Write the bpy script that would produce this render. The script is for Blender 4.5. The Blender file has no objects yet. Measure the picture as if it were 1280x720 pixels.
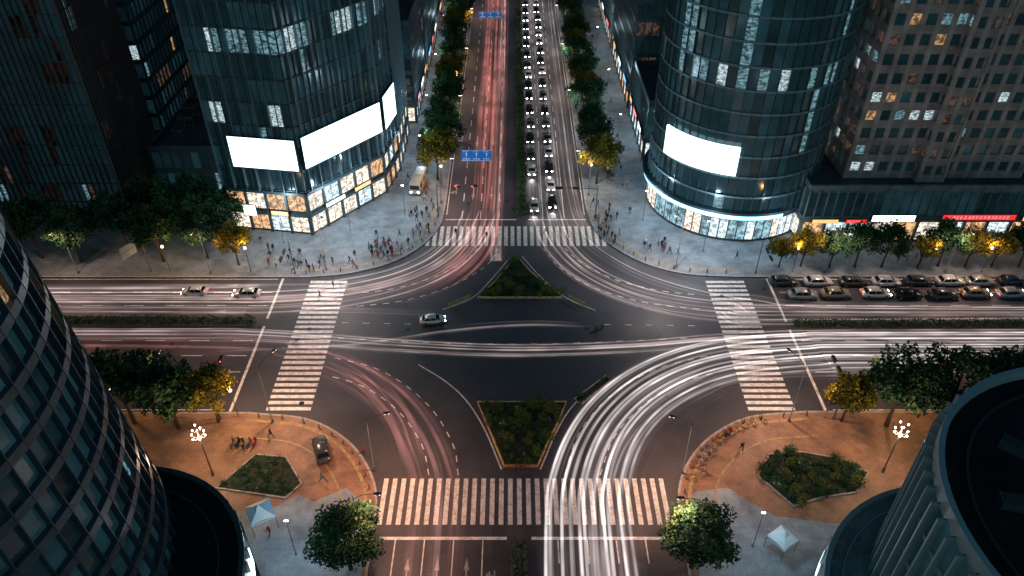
import bpy, bmesh, math, random
from mathutils import Vector, Matrix
R=random.Random(7)
sc=bpy.context.scene
COL=sc.collection
PITCH=math.radians(37.5); CAMH=75.0
sc.view_settings.view_transform='Standard'; sc.view_settings.look='None'; sc.view_settings.exposure=0
# ---------------------------------------------------------------- materials
MATS={}
def nt(name):
    m=bpy.data.materials.new(name); m.use_nodes=True; t=m.node_tree
    b=t.nodes['Principled BSDF']; return m,t,b
def M(name,col,rough=.7,metal=0,ns=0,na=.3,bump=0,bs=20,emit=None,es=0,spec=.5,detail=2):
    if name in MATS: return MATS[name]
    m,t,b=nt(name)
    b.inputs['Base Color'].default_value=(*col,1); b.inputs['Roughness'].default_value=rough
    b.inputs['Metallic'].default_value=metal; b.inputs['Specular IOR Level'].default_value=spec
    g=t.nodes.new('ShaderNodeNewGeometry')
    if ns:
        n=t.nodes.new('ShaderNodeTexNoise'); n.inputs['Scale'].default_value=ns; n.inputs['Detail'].default_value=detail
        t.links.new(g.outputs['Position'],n.inputs['Vector'])
        r=t.nodes.new('ShaderNodeValToRGB'); r.color_ramp.elements[0].position=.3; r.color_ramp.elements[1].position=.7
        r.color_ramp.elements[0].color=(*[c*(1-na) for c in col],1); r.color_ramp.elements[1].color=(*[min(1,c*(1+na)) for c in col],1)
        t.links.new(n.outputs['Fac'],r.inputs['Fac']); t.links.new(r.outputs['Color'],b.inputs['Base Color'])
    if emit:
        b.inputs['Emission Color'].default_value=(*emit,1); b.inputs['Emission Strength'].default_value=es
    MATS[name]=m; return m
def LIT(name,col,es,scale=.8,lo=.25,hi=1.0,base=(.05,.05,.05),sample=False,rough=.15,stretch=(1,1,1),a=.42,b2=.6,detail=3):
    if name in MATS: return MATS[name]
    m,t,b=nt(name)
    b.inputs['Base Color'].default_value=(*base,1); b.inputs['Roughness'].default_value=rough
    g=t.nodes.new('ShaderNodeNewGeometry'); mp=t.nodes.new('ShaderNodeMapping'); mp.inputs['Scale'].default_value=stretch
    n=t.nodes.new('ShaderNodeTexNoise'); n.inputs['Scale'].default_value=scale; n.inputs['Detail'].default_value=detail; n.inputs['Roughness'].default_value=.75
    t.links.new(g.outputs['Position'],mp.inputs['Vector']); t.links.new(mp.outputs[0],n.inputs['Vector'])
    mr=t.nodes.new('ShaderNodeMapRange'); mr.inputs['From Min'].default_value=a; mr.inputs['From Max'].default_value=b2
    mr.inputs['To Min'].default_value=lo*es; mr.inputs['To Max'].default_value=hi*es
    t.links.new(n.outputs['Fac'],mr.inputs['Value']); t.links.new(mr.outputs[0],b.inputs['Emission Strength'])
    b.inputs['Emission Color'].default_value=(*col,1)
    if not sample: m.cycles.emission_sampling='NONE'
    MATS[name]=m; return m
def asphalt(name,base,big=.12,lo=.7,hi=1.3):
    m,t,b=nt(name)
    g=t.nodes.new('ShaderNodeNewGeometry')
    def noise(s,d=4):
        n=t.nodes.new('ShaderNodeTexNoise'); n.inputs['Scale'].default_value=s; n.inputs['Detail'].default_value=d; n.inputs['Roughness'].default_value=.65
        t.links.new(g.outputs['Position'],n.inputs['Vector']); return n
    def mrange(src,a,b_,fa=.3,fb=.7):
        r=t.nodes.new('ShaderNodeMapRange'); r.inputs['From Min'].default_value=fa; r.inputs['From Max'].default_value=fb; r.inputs['To Min'].default_value=a; r.inputs['To Max'].default_value=b_
        t.links.new(src,r.inputs['Value']); return r.outputs[0]
    a=noise(big,5); f=noise(5,2)
    x=t.nodes.new('ShaderNodeMath'); x.operation='MULTIPLY'; t.links.new(mrange(a.outputs['Fac'],lo,hi),x.inputs[0]); t.links.new(mrange(f.outputs['Fac'],.72,1.28),x.inputs[1])
    v=t.nodes.new('ShaderNodeVectorMath'); v.operation='SCALE'; v.inputs[0].default_value=base
    t.links.new(x.outputs[0],v.inputs['Scale']); t.links.new(v.outputs[0],b.inputs['Base Color'])
    t.links.new(mrange(a.outputs['Fac'],.4,.8,0,1),b.inputs['Roughness'])
    return m
def tiles(name,c1,c2,w,h):
    m,t,b=nt(name)
    g=t.nodes.new('ShaderNodeNewGeometry'); br=t.nodes.new('ShaderNodeTexBrick')
    br.inputs['Scale'].default_value=1; br.inputs['Brick Width'].default_value=w; br.inputs['Row Height'].default_value=h
    br.inputs['Mortar Size'].default_value=.02; br.inputs['Color1'].default_value=(*c1,1); br.inputs['Color2'].default_value=(*c2,1)
    br.inputs['Mortar'].default_value=(*[x*.6 for x in c1],1)
    t.links.new(g.outputs['Position'],br.inputs['Vector'])
    n=t.nodes.new('ShaderNodeTexNoise'); n.inputs['Scale'].default_value=.3; n.inputs['Detail'].default_value=5; n.inputs['Roughness'].default_value=.7
    t.links.new(g.outputs['Position'],n.inputs['Vector'])
    mr=t.nodes.new('ShaderNodeMapRange'); mr.inputs['From Min'].default_value=.3; mr.inputs['From Max'].default_value=.7; mr.inputs['To Min'].default_value=.5; mr.inputs['To Max'].default_value=1.3
    t.links.new(n.outputs['Fac'],mr.inputs['Value'])
    v=t.nodes.new('ShaderNodeVectorMath'); v.operation='SCALE'; t.links.new(br.outputs['Color'],v.inputs[0]); t.links.new(mr.outputs[0],v.inputs['Scale'])
    t.links.new(v.outputs[0],b.inputs['Base Color']); b.inputs['Roughness'].default_value=.6
    return m
def paintmat(name,col,lo=.45):
    m,t,b=nt(name)
    g=t.nodes.new('ShaderNodeNewGeometry'); n=t.nodes.new('ShaderNodeTexNoise'); n.inputs['Scale'].default_value=1.3; n.inputs['Detail'].default_value=6; n.inputs['Roughness'].default_value=.8
    t.links.new(g.outputs['Position'],n.inputs['Vector'])
    r=t.nodes.new('ShaderNodeValToRGB'); r.color_ramp.elements[0].position=.36; r.color_ramp.elements[1].position=.56
    r.color_ramp.elements[0].color=(*[c*lo for c in col],1); r.color_ramp.elements[1].color=(*col,1)
    t.links.new(n.outputs['Fac'],r.inputs['Fac']); t.links.new(r.outputs['Color'],b.inputs['Base Color']); b.inputs['Roughness'].default_value=.6
    return m
ASPH=asphalt('asphalt',(.054,.054,.066)); ASPHD=asphalt('dark_asphalt',(.038,.041,.053),.3,.85,1.15)
GRND=asphalt('city_ground',(.03,.04,.05))
TILEN=tiles('grey_paving',(.25,.28,.31),(.21,.24,.27),1.2,.6); TILES=tiles('warm_paving',(.32,.18,.11),(.28,.155,.095),.8,.4)
TILEP=tiles('plaza_paving',(.27,.33,.38),(.22,.28,.33),1.5,1.5)
PAINT=paintmat('road_paint',(.82,.80,.78)); PAINTW=paintmat('worn_road_paint',(.4,.38,.37),.35); PAINTY=paintmat('yellow_paint',(.42,.30,.15))
KERB=M('kerb_stone',(.33,.31,.3),.7,ns=1.5,na=.25); KERBY=M('kerb_stone_painted_lamplight',(.62,.40,.16),.7,ns=1.5); KERBD=M('median_kerb_stone',(.13,.12,.1),.8,ns=1.5)  # KERBY has warm lamplight put into the stone colour
SOIL=M('soil',(.02,.03,.016),.95,ns=2,na=.5)
STEEL=M('grey_steel',(.16,.17,.18),.5,.6); DARK=M('dark_metal',(.03,.032,.035),.5,.3)
GLASSD=LIT('dark_glass_painted_sheen',(.12,.44,.56),.030,.12,.3,1,(.012,.024,.030),rough=.12,a=.35,b2=.65)  # teal emission paints reflected light onto unlit panes
GLASSB=LIT('blue_glass_painted_sheen',(.13,.47,.62),.066,.15,.3,1,(.012,.026,.034),rough=.12,a=.35,b2=.65)  # same painted reflection, bluer and stronger
GLASSR=LIT('dim_red_glass',(.6,.24,.18),.022,.5,.0,1,(.015,.014,.016),rough=.12,a=.4,b2=.65)
WTEAL=LIT('teal_lit_window',(.42,.85,1),.42,1.3,.08,1,stretch=(1,1,2.5))
WWHITE=LIT('white_lit_window',(.72,.93,1),.95,1.5,.12,1,stretch=(1,1,2.5))
WWARM=LIT('warm_lit_window',(1,.58,.28),.65,1.4,.12,1)
WDIM=LIT('dim_warm_window',(1,.6,.42),.09,1.4,.08,1)
SHOPW=LIT('shop_interior',(1,.88,.72),1.7,1.3,.25,1,sample=True,stretch=(1,1,1.6))
SHOPC=LIT('cool_shop_interior',(.78,.94,1),1.7,1.3,.25,1,sample=True,stretch=(1,1,1.6))
SHOPO=LIT('orange_shop_interior',(1,.56,.28),1.3,1.3,.2,1,sample=True)
SHOPD=LIT('dim_cool_shop_interior',(.5,.85,1),.85,.9,.15,1,sample=True)
SCREEN=M('led_screen',(.5,.5,.5),.4,emit=(.68,.95,1),es=2.8)
RIBBON=M('cool_light_ribbon',(.5,.5,.5),.4,emit=(.30,.74,1),es=2.2)
REDS=M('red_sign_face',(.3,.02,.02),.4,emit=(1,.03,.025),es=1.2)
WHS=M('white_sign_face',(.6,.6,.6),.4,emit=(.95,1,1),es=2.2)
ORS=M('orange_sign_face',(.6,.3,.1),.4,emit=(1,.45,.12),es=1.6)
BLUS=M('blue_sign_face',(.01,.08,.35),.4,emit=(.01,.19,.62),es=.34)
CYS=M('cyan_sign_face',(.1,.3,.5),.4,emit=(.1,.6,1),es=1.2)
WPAINT=M('white_sign_lettering',(.7,.75,.8),.5,emit=(.8,.92,1),es=.3)
LAMPW=M('lamp_glow_white',(.8,.8,.8),.4,emit=(1,.9,.78),es=7)
LAMPO=M('lamp_glow_amber',(.8,.8,.8),.4,emit=(1,.66,.38),es=4)
for mm in (LAMPW,LAMPO,WPAINT): mm.cycles.emission_sampling='NONE'
def leafm(n,c): return M(n,c,.85,spec=.15)
LEAF=[leafm('leaf_dark',(.018,.055,.028)),leafm('leaf_mid',(.036,.092,.040)),leafm('leaf_light',(.08,.14,.048))]
LEAFY=[leafm('leaf_painted_lamplight_dark',(.09,.08,.012)),leafm('leaf_painted_lamplight_mid',(.20,.16,.02)),leafm('leaf_painted_lamplight_pale',(.34,.26,.03))]  # green leaves with amber lamplight put into their colour
LEAFP=[LEAF[1],LEAF[2],leafm('pale_petals',(.5,.46,.5))]; LEAFRD=[LEAF[0],LEAF[1],leafm('pink_petals',(.42,.10,.14))]
BARK=M('bark',(.07,.05,.035),.9)
# ---------------------------------------------------------------- geometry accumulator
class Geo:
    def __init__(s): s.v=[]; s.f=[]; s.m=[]
    def add(s,vs,fs,mi=0):
        o=len(s.v); s.v+= [tuple(x) for x in vs]; s.f+=[tuple(i+o for i in f) for f in fs]; s.m+=[mi]*len(fs)
    def box(s,c,sz,ang=0,mi=0):
        ca,sa=math.cos(ang),math.sin(ang); vs=[]
        for dz in (-.5,.5):
            for dx,dy in ((-.5,-.5),(.5,-.5),(.5,.5),(-.5,.5)):
                x,y=dx*sz[0],dy*sz[1]; vs.append((c[0]+x*ca-y*sa,c[1]+x*sa+y*ca,c[2]+dz*sz[2]))
        s.add(vs,[(3,2,1,0),(4,5,6,7),(0,1,5,4),(1,2,6,5),(2,3,7,6),(3,0,4,7)],mi)
    def loft(s,rings,mi=0,cap=True,closed=True):
        n=len(rings[0]); vs=[p for r in rings for p in r]; fs=[]
        for i in range(len(rings)-1):
            for j in range(n if closed else n-1):
                k=(j+1)%n; fs.append((i*n+j,i*n+k,(i+1)*n+k,(i+1)*n+j))
        if cap: fs.append(tuple(range(n))[::-1]); fs.append(tuple((len(rings)-1)*n+j for j in range(n)))
        s.add(vs,fs,mi)
    def tube(s,pts,rad,n=8,mi=0):
        rings=[]
        for i,p in enumerate(pts):
            p=Vector(p); a=Vector(pts[max(0,i-1)]); b=Vector(pts[min(len(pts)-1,i+1)]); d=(b-a).normalized()
            u=d.orthogonal().normalized() if abs(d.z)<.95 else Vector((1,0,0)); u=(u-d*u.dot(d)).normalized(); w=d.cross(u)
            r=rad[i] if isinstance(rad,(list,tuple)) else rad
            rings.append([p+u*math.cos(2*math.pi*k/n)*r+w*math.sin(2*math.pi*k/n)*r for k in range(n)])
        s.loft(rings,mi)
    def prism(s,pts,z0,z1,mi=0):
        n=len(pts); vs=[(x,y,z0) for x,y in pts]+[(x,y,z1) for x,y in pts]
        fs=[(i,(i+1)%n,n+(i+1)%n,n+i) for i in range(n)]+[tuple(range(n,2*n)),tuple(range(n))[::-1]]
        s.add(vs,fs,mi)
    def poly(s,pts,z,mi=0):
        s.add([(x,y,z) for x,y in pts],[tuple(range(len(pts)))],mi)
    def mesh(s,name,mats,smooth=False,fn=None):
        v=[fn(p) for p in s.v] if fn else s.v
        me=bpy.data.meshes.new(name); me.from_pydata(v,[],s.f)
        for m in mats: me.materials.append(m)
        if len(mats)>1: me.polygons.foreach_set('material_index',s.m)
        if smooth: me.polygons.foreach_set('use_smooth',[True]*len(s.f))
        me.update(); return me
def ob(name,me,loc=(0,0,0),rot=0,parent=None,scale=None,**pr):
    o=bpy.data.objects.new(name,me); COL.objects.link(o); o.location=loc; o.rotation_euler=(0,0,rot)
    if scale: o.scale=scale
    if parent: o.parent=parent
    for k,v in pr.items(): o[k]=v
    return o
def copy_tree(src,kids,loc,rot,scale=1,**pr):
    c=src.copy(); COL.objects.link(c); c.location=loc; c.rotation_euler=(0,0,rot); c.scale=(scale,)*3
    for k,v in pr.items(): c[k]=v
    out=[c]
    for k in kids:
        d=k.copy(); COL.objects.link(d); d.parent=c; out.append(d)
    return out
def spline(pts,n=10):
    P=[Vector(p) for p in pts]; P=[P[0]*2-P[1]]+P+[P[-1]*2-P[-2]]; out=[]
    for i in range(1,len(P)-2):
        for k in range(n):
            t=k/n; a,b,c,d=P[i-1],P[i],P[i+1],P[i+2]
            out.append(.5*((2*b)+(c-a)*t+(2*a-5*b+4*c-d)*t*t+(3*b-a-3*c+d)*t**3))
    out.append(P[-2]); return out
def offs(pl,d,closed=False):
    out=[];n=len(pl)
    for i in range(n):
        a=Vector(pl[i-1]) if (i>0 or closed) else Vector(pl[0]); b=Vector(pl[(i+1)%n]) if (i<n-1 or closed) else Vector(pl[-1])
        t=(b-a).normalized(); out.append((pl[i][0]+t.y*d,pl[i][1]-t.x*d))
    return out
def strip(g,pl,w,z0,z1,mi=0,closed=False,base=0):
    A=offs(pl,base,closed); B=offs(pl,base+w,closed); n=len(pl); vs=[];fs=[]
    for a,b in zip(A,B): vs+=[(a[0],a[1],z0),(a[0],a[1],z1),(b[0],b[1],z1),(b[0],b[1],z0)]
    for i in range(n if closed else n-1):
        j=(i+1)%n
        for k in range(3): fs.append((4*i+k,4*j+k,4*j+k+1,4*i+k+1))
    g.add(vs,fs,mi)
def inside(p,poly):
    c=False;j=len(poly)-1
    for i in range(len(poly)):
        if (poly[i][1]>p[1])!=(poly[j][1]>p[1]) and p[0]<(poly[j][0]-poly[i][0])*(p[1]-poly[i][1])/(poly[j][1]-poly[i][1])+poly[i][0]: c=not c
        j=i
    return c
# ---------------------------------------------------------------- ground, roads, pavements
g=Geo(); g.poly([(-3000,-3000),(3000,-3000),(3000,4000),(-3000,4000)],-.06); ob('ground',g.mesh('ground',[GRND]),kind='structure')
FAR=420
g=Geo(); g.poly([(-FAR,60),(FAR,60),(FAR,112),(-FAR,112)],0); g.poly([(-26,-200),(26,-200),(26,60),(-26,60)],0); g.poly([(-26,112),(26,112),(26,FAR),(-26,FAR)],0)
ob('road',g.mesh('road',[ASPH]),kind='structure')
g=Geo(); g.poly([(-5.6,94.4),(7.9,94.4),(15,91.5),(19,86),(14,79),(9,74.5),(7,72.6),(-4.6,72.6),(-8,75.5),(-13.5,81),(-18,86),(-13,91)],.004)
ob('junction_patch',g.mesh('junction_patch',[ASPHD]),kind='structure')
arcNW=[(p.x,p.y) for p in spline([(-34,100.5,0),(-27,101.6,0),(-20.5,104.6,0),(-15.8,109.6,0),(-13.1,116,0),(-12.5,123,0)],5)]
arcNE=[(p.x,p.y) for p in spline([(13.8,122,0),(15.2,113.8,0),(18.6,108.2,0),(23.2,103.9,0),(29.4,101.3,0),(37,100.6,0)],5)]
arcSW=[(p.x,p.y) for p in spline([(-15.7,50,0),(-16.1,57,0),(-18.2,62,0),(-21.8,66.2,0),(-27.2,69.3,0),(-35,70.4,0)],5)]
arcSE=[(p.x,p.y) for p in spline([(39,70.6,0),(31.4,69.6,0),(25.8,66.4,0),(22,62.2,0),(19.9,57.5,0),(19.2,51,0)],5)]
kNW=[(-FAR,100.5)]+arcNW+[(-12.5,FAR)]; kNE=[(13.8,FAR)]+arcNE+[(FAR,100.6)]
kSW=[(-15.5,-200)]+arcSW+[(-FAR,70.4)]; kSE=[(FAR,70.6)]+arcSE+[(19,-200)]
for nm,k,cor,mat in (('pavement',kNW,(-FAR,FAR),TILEN),('pavement',kNE,(FAR,FAR),TILEN),('pavement',kSW,(-FAR,-200),TILES),('pavement',kSE,(FAR,-200),TILES)):
    g=Geo(); g.prism((k+[cor]),-.05,.13)
    ob(nm,g.mesh(nm,[mat]),kind='structure')
    g=Geo(); strip(g,k,-.3,0,.15); ob('kerb',g.mesh('kerb',[KERB]),kind='structure')
def sheet(nm,pts,z,mat): 
    g=Geo(); g.poly(pts,z); ob(nm,g.mesh(nm,[mat]),kind='structure')
sheet('plaza',[(-80,20),(-16.2,20),(-16.4,55),(-20,58),(-23.5,56),(-25.5,57),(-29,54.5),(-36,55),(-80,55)],.134,TILEP)
sheet('plaza',[(19.6,20),(80,20),(80,53.5),(37,53),(30.5,54),(26,58),(22,57.5),(20.6,56)],.134,TILEP)
g=Geo(); strip(g,arcNW,-.4,.133,.137,base=-1.6); strip(g,arcNE,-.4,.133,.137,base=-1.6); strip(g,arcSW,-.4,.133,.137,base=-1.2); strip(g,arcSE,-.4,.133,.137,base=-1.2)
strip(g,arcSW,-.25,.133,.137,base=-4.2); strip(g,arcSE,-.25,.133,.137,base=-4.2)
ob('tactile_paving',g.mesh('tactile_paving',[PAINTY]),kind='structure')
# ---------------------------------------------------------------- markings
Z=.009
def rect(g,x0,y0,x1,y1,z=Z,mi=0): g.add([(x0,y0,z),(x1,y0,z),(x1,y1,z),(x0,y1,z)],[(0,1,2,3)],mi)
def pline(g,pl,w,dash=None,z=Z,mi=0):
    P=[Vector((p[0],p[1])) for p in pl]
    L=[0]
    for i in range(1,len(P)): L.append(L[-1]+(P[i]-P[i-1]).length)
    def at(s):
        for i in range(1,len(P)):
            if s<=L[i]+1e-6:
                t=(s-L[i-1])/max(1e-6,L[i]-L[i-1]); return P[i-1].lerp(P[i],t)
        return P[-1]
    segs=[(0,L[-1])] if not dash else [(k*(dash[0]+dash[1]),k*(dash[0]+dash[1])+dash[0]) for k in range(int(L[-1]/(dash[0]+dash[1])))]
    for a,b in segs:
        n=max(1,int((b-a)/1.2)) if len(P)>2 else 1; q=[at(a+(b-a)*i/n) for i in range(n+1)]
        A=offs(q,-w/2); B=offs(q,w/2)
        for i in range(n): g.add([(*A[i],z),(*B[i],z),(*B[i+1],z),(*A[i+1],z)],[(0,1,2,3)],mi)
def mk_mark(nm,fn,mat=PAINT):
    g=Geo(); fn(g); ob(nm,g.mesh(nm,[mat]),kind='structure')
def f(g):
    x=-15.6
    while x<18.6: rect(g,x,52.9,x+.56,59.5); x+=1.08
mk_mark('crosswalk',f)
def f(g):
    x=-15.2
    while x<16.6: rect(g,x,109.8,x+.66,116.1); x+=1.15
mk_mark('crosswalk',f)
def f(g):
    y=70.8
    while y<100: rect(g,-33,y,-27,y+.62); y+=1.13
mk_mark('crosswalk',f)
def f(g):
    y=70.8
    while y<100: rect(g,31.7,y,38,y+.62); y+=1.13
mk_mark('crosswalk',f)
def arrow(g,x,y,ang,kind='s',s=1.0,z=Z+.002):
    ca,sa=math.cos(ang),math.sin(ang)
    def T(p): return (x+(p[0]*ca-p[1]*sa)*s,y+(p[0]*sa+p[1]*ca)*s,z)
    g.add([T((-.1,-2.6)),T((.1,-2.6)),T((.1,.6)),T((-.1,.6))],[(0,1,2,3)])
    if kind in 'sb': g.add([T((-.36,.6)),T((.36,.6)),T((0,2.6))],[(0,1,2)])
    if kind in 'lb':
        e=-1
        g.add([T((.12,-.9)),T((.12,-.5)),T((e*.7,.1)),T((e*.7,-.3))],[(0,1,2,3)]); g.add([T((e*.6,.5)),T((e*.6,-.7)),T((e*1.3,-.1))],[(0,1,2)])
    if kind=='r':
        g.add([T((-.12,-.9)),T((-.12,-.5)),T((.7,.1)),T((.7,-.3))],[(0,3,2,1)]); g.add([T((.6,.5)),T((.6,-.7)),T((1.3,-.1))],[(0,1,2)])
def f(g):
    rect(g,-15,50.9,-.6,51.3); rect(g,2.2,50.9,18.6,51.3)
    rect(g,-37.9,70.6,-37.5,88.2); rect(g,-37.9,90,-37.5,100.3); rect(g,41.8,70.8,42.2,87.4); rect(g,41.8,89.2,42.2,100.3)
    rect(g,-12.2,118.2,.8,118.5); rect(g,2.9,118.2,13.6,118.5)
    for x in (-13.2,-9.9,-6.6,-3.3): pline(g,[(x,50.9),(x,20)],.14)
    for x in (5.2,8.5,11.8,15.1): pline(g,[(x,50.9),(x,-60)],.16,(3,3.5))
    pline(g,[(-9.9,20),(-9.9,-60)],.16,(3,3.5))
    for x in (-9.2,-5.8,-2.4): pline(g,[(x,118.4),(x,300)],.16,(3,3.5))
    for x in (5.7,9.6): pline(g,[(x,118.4),(x,150)],.16); pline(g,[(x,152),(x,300)],.16,(3,3.5))
    for x in (-12.1,13.4): pline(g,[(x,120),(x,300)],.14)
    for sx,x0 in ((-1,-38.5),(1,43)):
        for y in (93.2,96.6): pline(g,[(x0,y),(x0+sx*220,y)],.16,(3,3.5))
        for y in (84.9,81.6,78.2,74.6): pline(g,[(x0,y),(x0+sx*220,y)],.16,(3,3.5))
        for y in (100.1,70.9): pline(g,[(x0,y),(x0+sx*220,y)],.14)
mk_mark('lane_marking',f)
def f(g):
    for x,kd in ((-7.5,'s'),(-4,'s'),(-10.8,'r')): arrow(g,x,128,math.pi,kd); arrow(g,x,150,math.pi,kd)
    for x,kd in ((-11.5,'s'),(-8.2,'s'),(-5,'s'),(-1.9,'l')): arrow(g,x,46.6,0,kd,.8)
    for y in (91.8,95,98.4): arrow(g,-44,y,math.pi/2,'s')
mk_mark('lane_arrow',f,PAINTW)
C=lambda pts,n=8:[(p.x,p.y) for p in spline([(a,b,0) for a,b in pts],n)]
def f(g):
    for c,d in (
      ([(-2.4,109),(-4,104.5),(-9,99),(-17,94.5),(-27,92.6)],(1,1)),
      ([(-6,109),(-8.6,104.5),(-14,100),(-20,97.3),(-27,96)],(1,1)),
      ([(5.5,109),(8,103.5),(13,98),(21,94),(31,92)],(1,1)),
      ([(9.2,109),(12,104.5),(17,100),(24,97),(31,95.8)],(1,1)),
      ([(-6.6,60),(-7.6,65),(-11.5,72),(-18.5,78.4),(-27,81.6)],(1,1.1)),
      ([(-10.2,60),(-11.6,65),(-15.5,71),(-21,75.5),(-27,77.8)],(1,1.1)),
      ([(6.5,60),(8.8,67),(14,74),(21,79),(31,82.4)],(1,1.1)),
      ([(10.8,60),(13.4,66.5),(18.5,72.5),(24,76.3),(31,78.7)],(1,1.1)),
      ([(-26,85.5),(-10,84.3),(8,84.3),(31,85.8)],(1,2.2)),
      ([(-26,89),(-12,88.6)],(1,2.2)),([(14,88.6),(31,88.2)],(1,2.2))):
        pline(g,C(c),.13,d)
    pline(g,C([(-13.4,79.7),(-9.3,76.3),(-6.2,72.6),(-3.6,67.5),(-1.3,60.9)]),.2)
    pline(g,C([(3.5,60.9),(6.2,68),(9,72.7),(13.7,77.4)]),.2)
    pline(g,C([(-10.8,92.2),(-6.3,95.2),(-3.2,100.5),(-.2,106.6)]),.14); pline(g,C([(1.8,106.6),(4.6,101),(8.6,95.2),(13,92)]),.14)
mk_mark('guide_line',f)
g=Geo()
for i in range(34):
    x=R.uniform(-60,60); y=R.uniform(72,99); r=.38
    if R.random()<.35: x=R.uniform(-11,12); y=R.uniform(118,220)
    g.poly([(x+r*math.cos(a*math.pi/6),y+r*math.sin(a*math.pi/6)) for a in range(12)],.012)
ob('manhole_cover',g.mesh('manhole_cover',[M('iron',(.02,.02,.022),.5,.4)]),kind='stuff',label='round dark iron manhole covers set in asphalt')
g=Geo()
for i in range(26):
    x=R.uniform(-75,75); y=R.uniform(72,98); w=R.uniform(1.5,9); h=R.uniform(.5,2)
    if R.random()<.3: x=R.uniform(-10,11); y=R.uniform(44,68); w,h=h,w
    rect(g,x,y,x+w,y+h,.0065+i*.00005)
ob('road_repair_patch',g.mesh('road_repair_patch',[ASPHD]),kind='structure')
# ---------------------------------------------------------------- foliage
def leafgeo(centres,per,size,seed,flat=1.0):
    r=random.Random(seed); g=Geo()
    for (cx,cy,cz,cr) in centres:
        tone=r.choice((0,0,1,1,2))
        for _ in range(int(per*cr*cr)):
            d=Vector((r.gauss(0,1),r.gauss(0,1),r.gauss(0,1))).normalized()*cr*(r.random()**.45)
            p=Vector((cx,cy,cz))+Vector((d.x,d.y,d.z*flat)); s=size*r.uniform(.6,1.4)
            n=Vector((r.gauss(0,.7),r.gauss(0,.7),r.gauss(.3,.7))).normalized(); u=n.orthogonal().normalized(); u=Matrix.Rotation(r.uniform(0,6.28),3,n)@u; w=n.cross(u)
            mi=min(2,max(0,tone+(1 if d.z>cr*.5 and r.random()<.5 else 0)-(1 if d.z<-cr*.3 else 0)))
            g.add([p-u*s*.5,p-w*s*.3+n*s*.08,p+u*s*.5,p+w*s*.3+n*s*.08],[(0,1,2,3)],mi)
    return g
def crown_centres(seed,rx,rz,zc,n=34):
    r=random.Random(seed); out=[]
    for i in range(n):
        a=r.uniform(0,6.283); el=math.asin(r.uniform(-.75,1)); q=r.uniform(.5,1.0)
        out.append((math.cos(a)*math.cos(el)*rx*q*r.uniform(.85,1.12),math.sin(a)*math.cos(el)*rx*q*r.uniform(.85,1.12),zc+math.sin(el)*rz*q,r.uniform(.75,1.35)))
    return out
TREES=[]
for vi,(pal,sd) in enumerate(((LEAF,1),(LEAF,2),(LEAF,3),(LEAFY,4),(LEAFY,5),(LEAF,6))):
    cc=crown_centres(sd,3.3,2.5,6.2,58 if vi==5 else 40); cg=leafgeo(cc,120 if vi==5 else 95,.34 if vi==5 else .42,sd)
    cm=cg.mesh('crown',pal); g=Geo()
    g.tube([(0,0,0),(.05,.03,1.4),(0,.08,2.8),(.1,0,4.6),(0,0,6.6)],[.24,.18,.15,.11,.04],8)
    rr=random.Random(sd)
    for c in rr.sample(cc,9):
        z0=rr.uniform(2.6,4.4); g.tube([(0,0,z0),(c[0]*.5,c[1]*.5,(z0+c[2])/2+.2),(c[0],c[1],c[2])],[.09,.06,.02],5)
    TREES.append((cm,g.mesh('trunk',[BARK],True)))
def tree(x,y,kind,s=1,sz=None,label='leafy green street tree beside the road'):
    e=bpy.data.objects.new('tree',None); COL.objects.link(e); e.location=(x,y,.13); e.rotation_euler=(0,0,R.uniform(0,6.28)); e.scale=(s,s,sz or s)
    e['label']=label if kind not in (3,4) else 'street tree with amber lamplight painted into its leaves beside an added lamp'; e['category']='tree'; e['group']='street trees'
    ob('trunk',TREES[kind][1],parent=e); ob('crown',TREES[kind][0],parent=e)
BUSH=[]
for sd,pal in ((11,LEAF),(12,LEAF),(13,[LEAF[1],LEAF[2],LEAFY[1]]),(14,LEAFP),(15,LEAFRD)):
    r=random.Random(sd); BUSH.append(leafgeo([(r.uniform(-.5,.5),r.uniform(-.5,.5),r.uniform(.35,.75),r.uniform(.4,.7)) for _ in range(7)],150,.22,sd,.9).mesh('bush',pal))
def bush(x,y,s=1,kinds=(0,1,2)): ob('bush',BUSH[R.choice(kinds)],(x,y,.15),R.uniform(0,6.28),scale=(s*R.uniform(.8,1.2),s*R.uniform(.8,1.2),s*R.uniform(.6,1.1)),label='clipped green shrub in a kerbed planting bed',category='bush',group='shrubs in the planting beds')
def hedge(x0,y0,x1,y1,h=.9,sp=.5,den=95):
    kb=Geo(); cx,cy=(x0+x1)/2,(y0+y1)/2
    horiz=(x1-x0)>(y1-y0); L=(x1-x0) if horiz else (y1-y0); W=(y1-y0) if horiz else (x1-x0)
    cs=[]; t=0
    while t<L:
        for k in (-.3,0,.3):
            a=(t-L/2,k*W*R.uniform(.8,1.2)) 
            cs.append(((a[0] if horiz else a[1]),(a[1] if horiz else a[0]),h*R.uniform(.45,.75),R.uniform(.4,.6)))
        t+=sp
    gg=leafgeo(cs,den,.26,R.randint(0,999),.8)
    e=bpy.data.objects.new('hedge',None); COL.objects.link(e); e.location=(cx,cy,0); e['label']='low clipped hedge on a kerbed median strip'; e['category']='hedge'
    kb.box((0,0,.09),(x1-x0,y1-y0,.18)); ob('kerb_border',kb.mesh('kerb_border',[KERBD]),parent=e)
    ob('foliage',gg.mesh('foliage',LEAF),(0,0,.1),parent=e)
hedge(-90,88.2,-39.4,89.8); hedge(43.2,87.5,90,89.0); hedge(.9,120,2.7,190,.8); hedge(.9,191,2.7,280,.8,.8,den=60); hedge(-.1,36,1.7,50.2,1.0)
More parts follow.
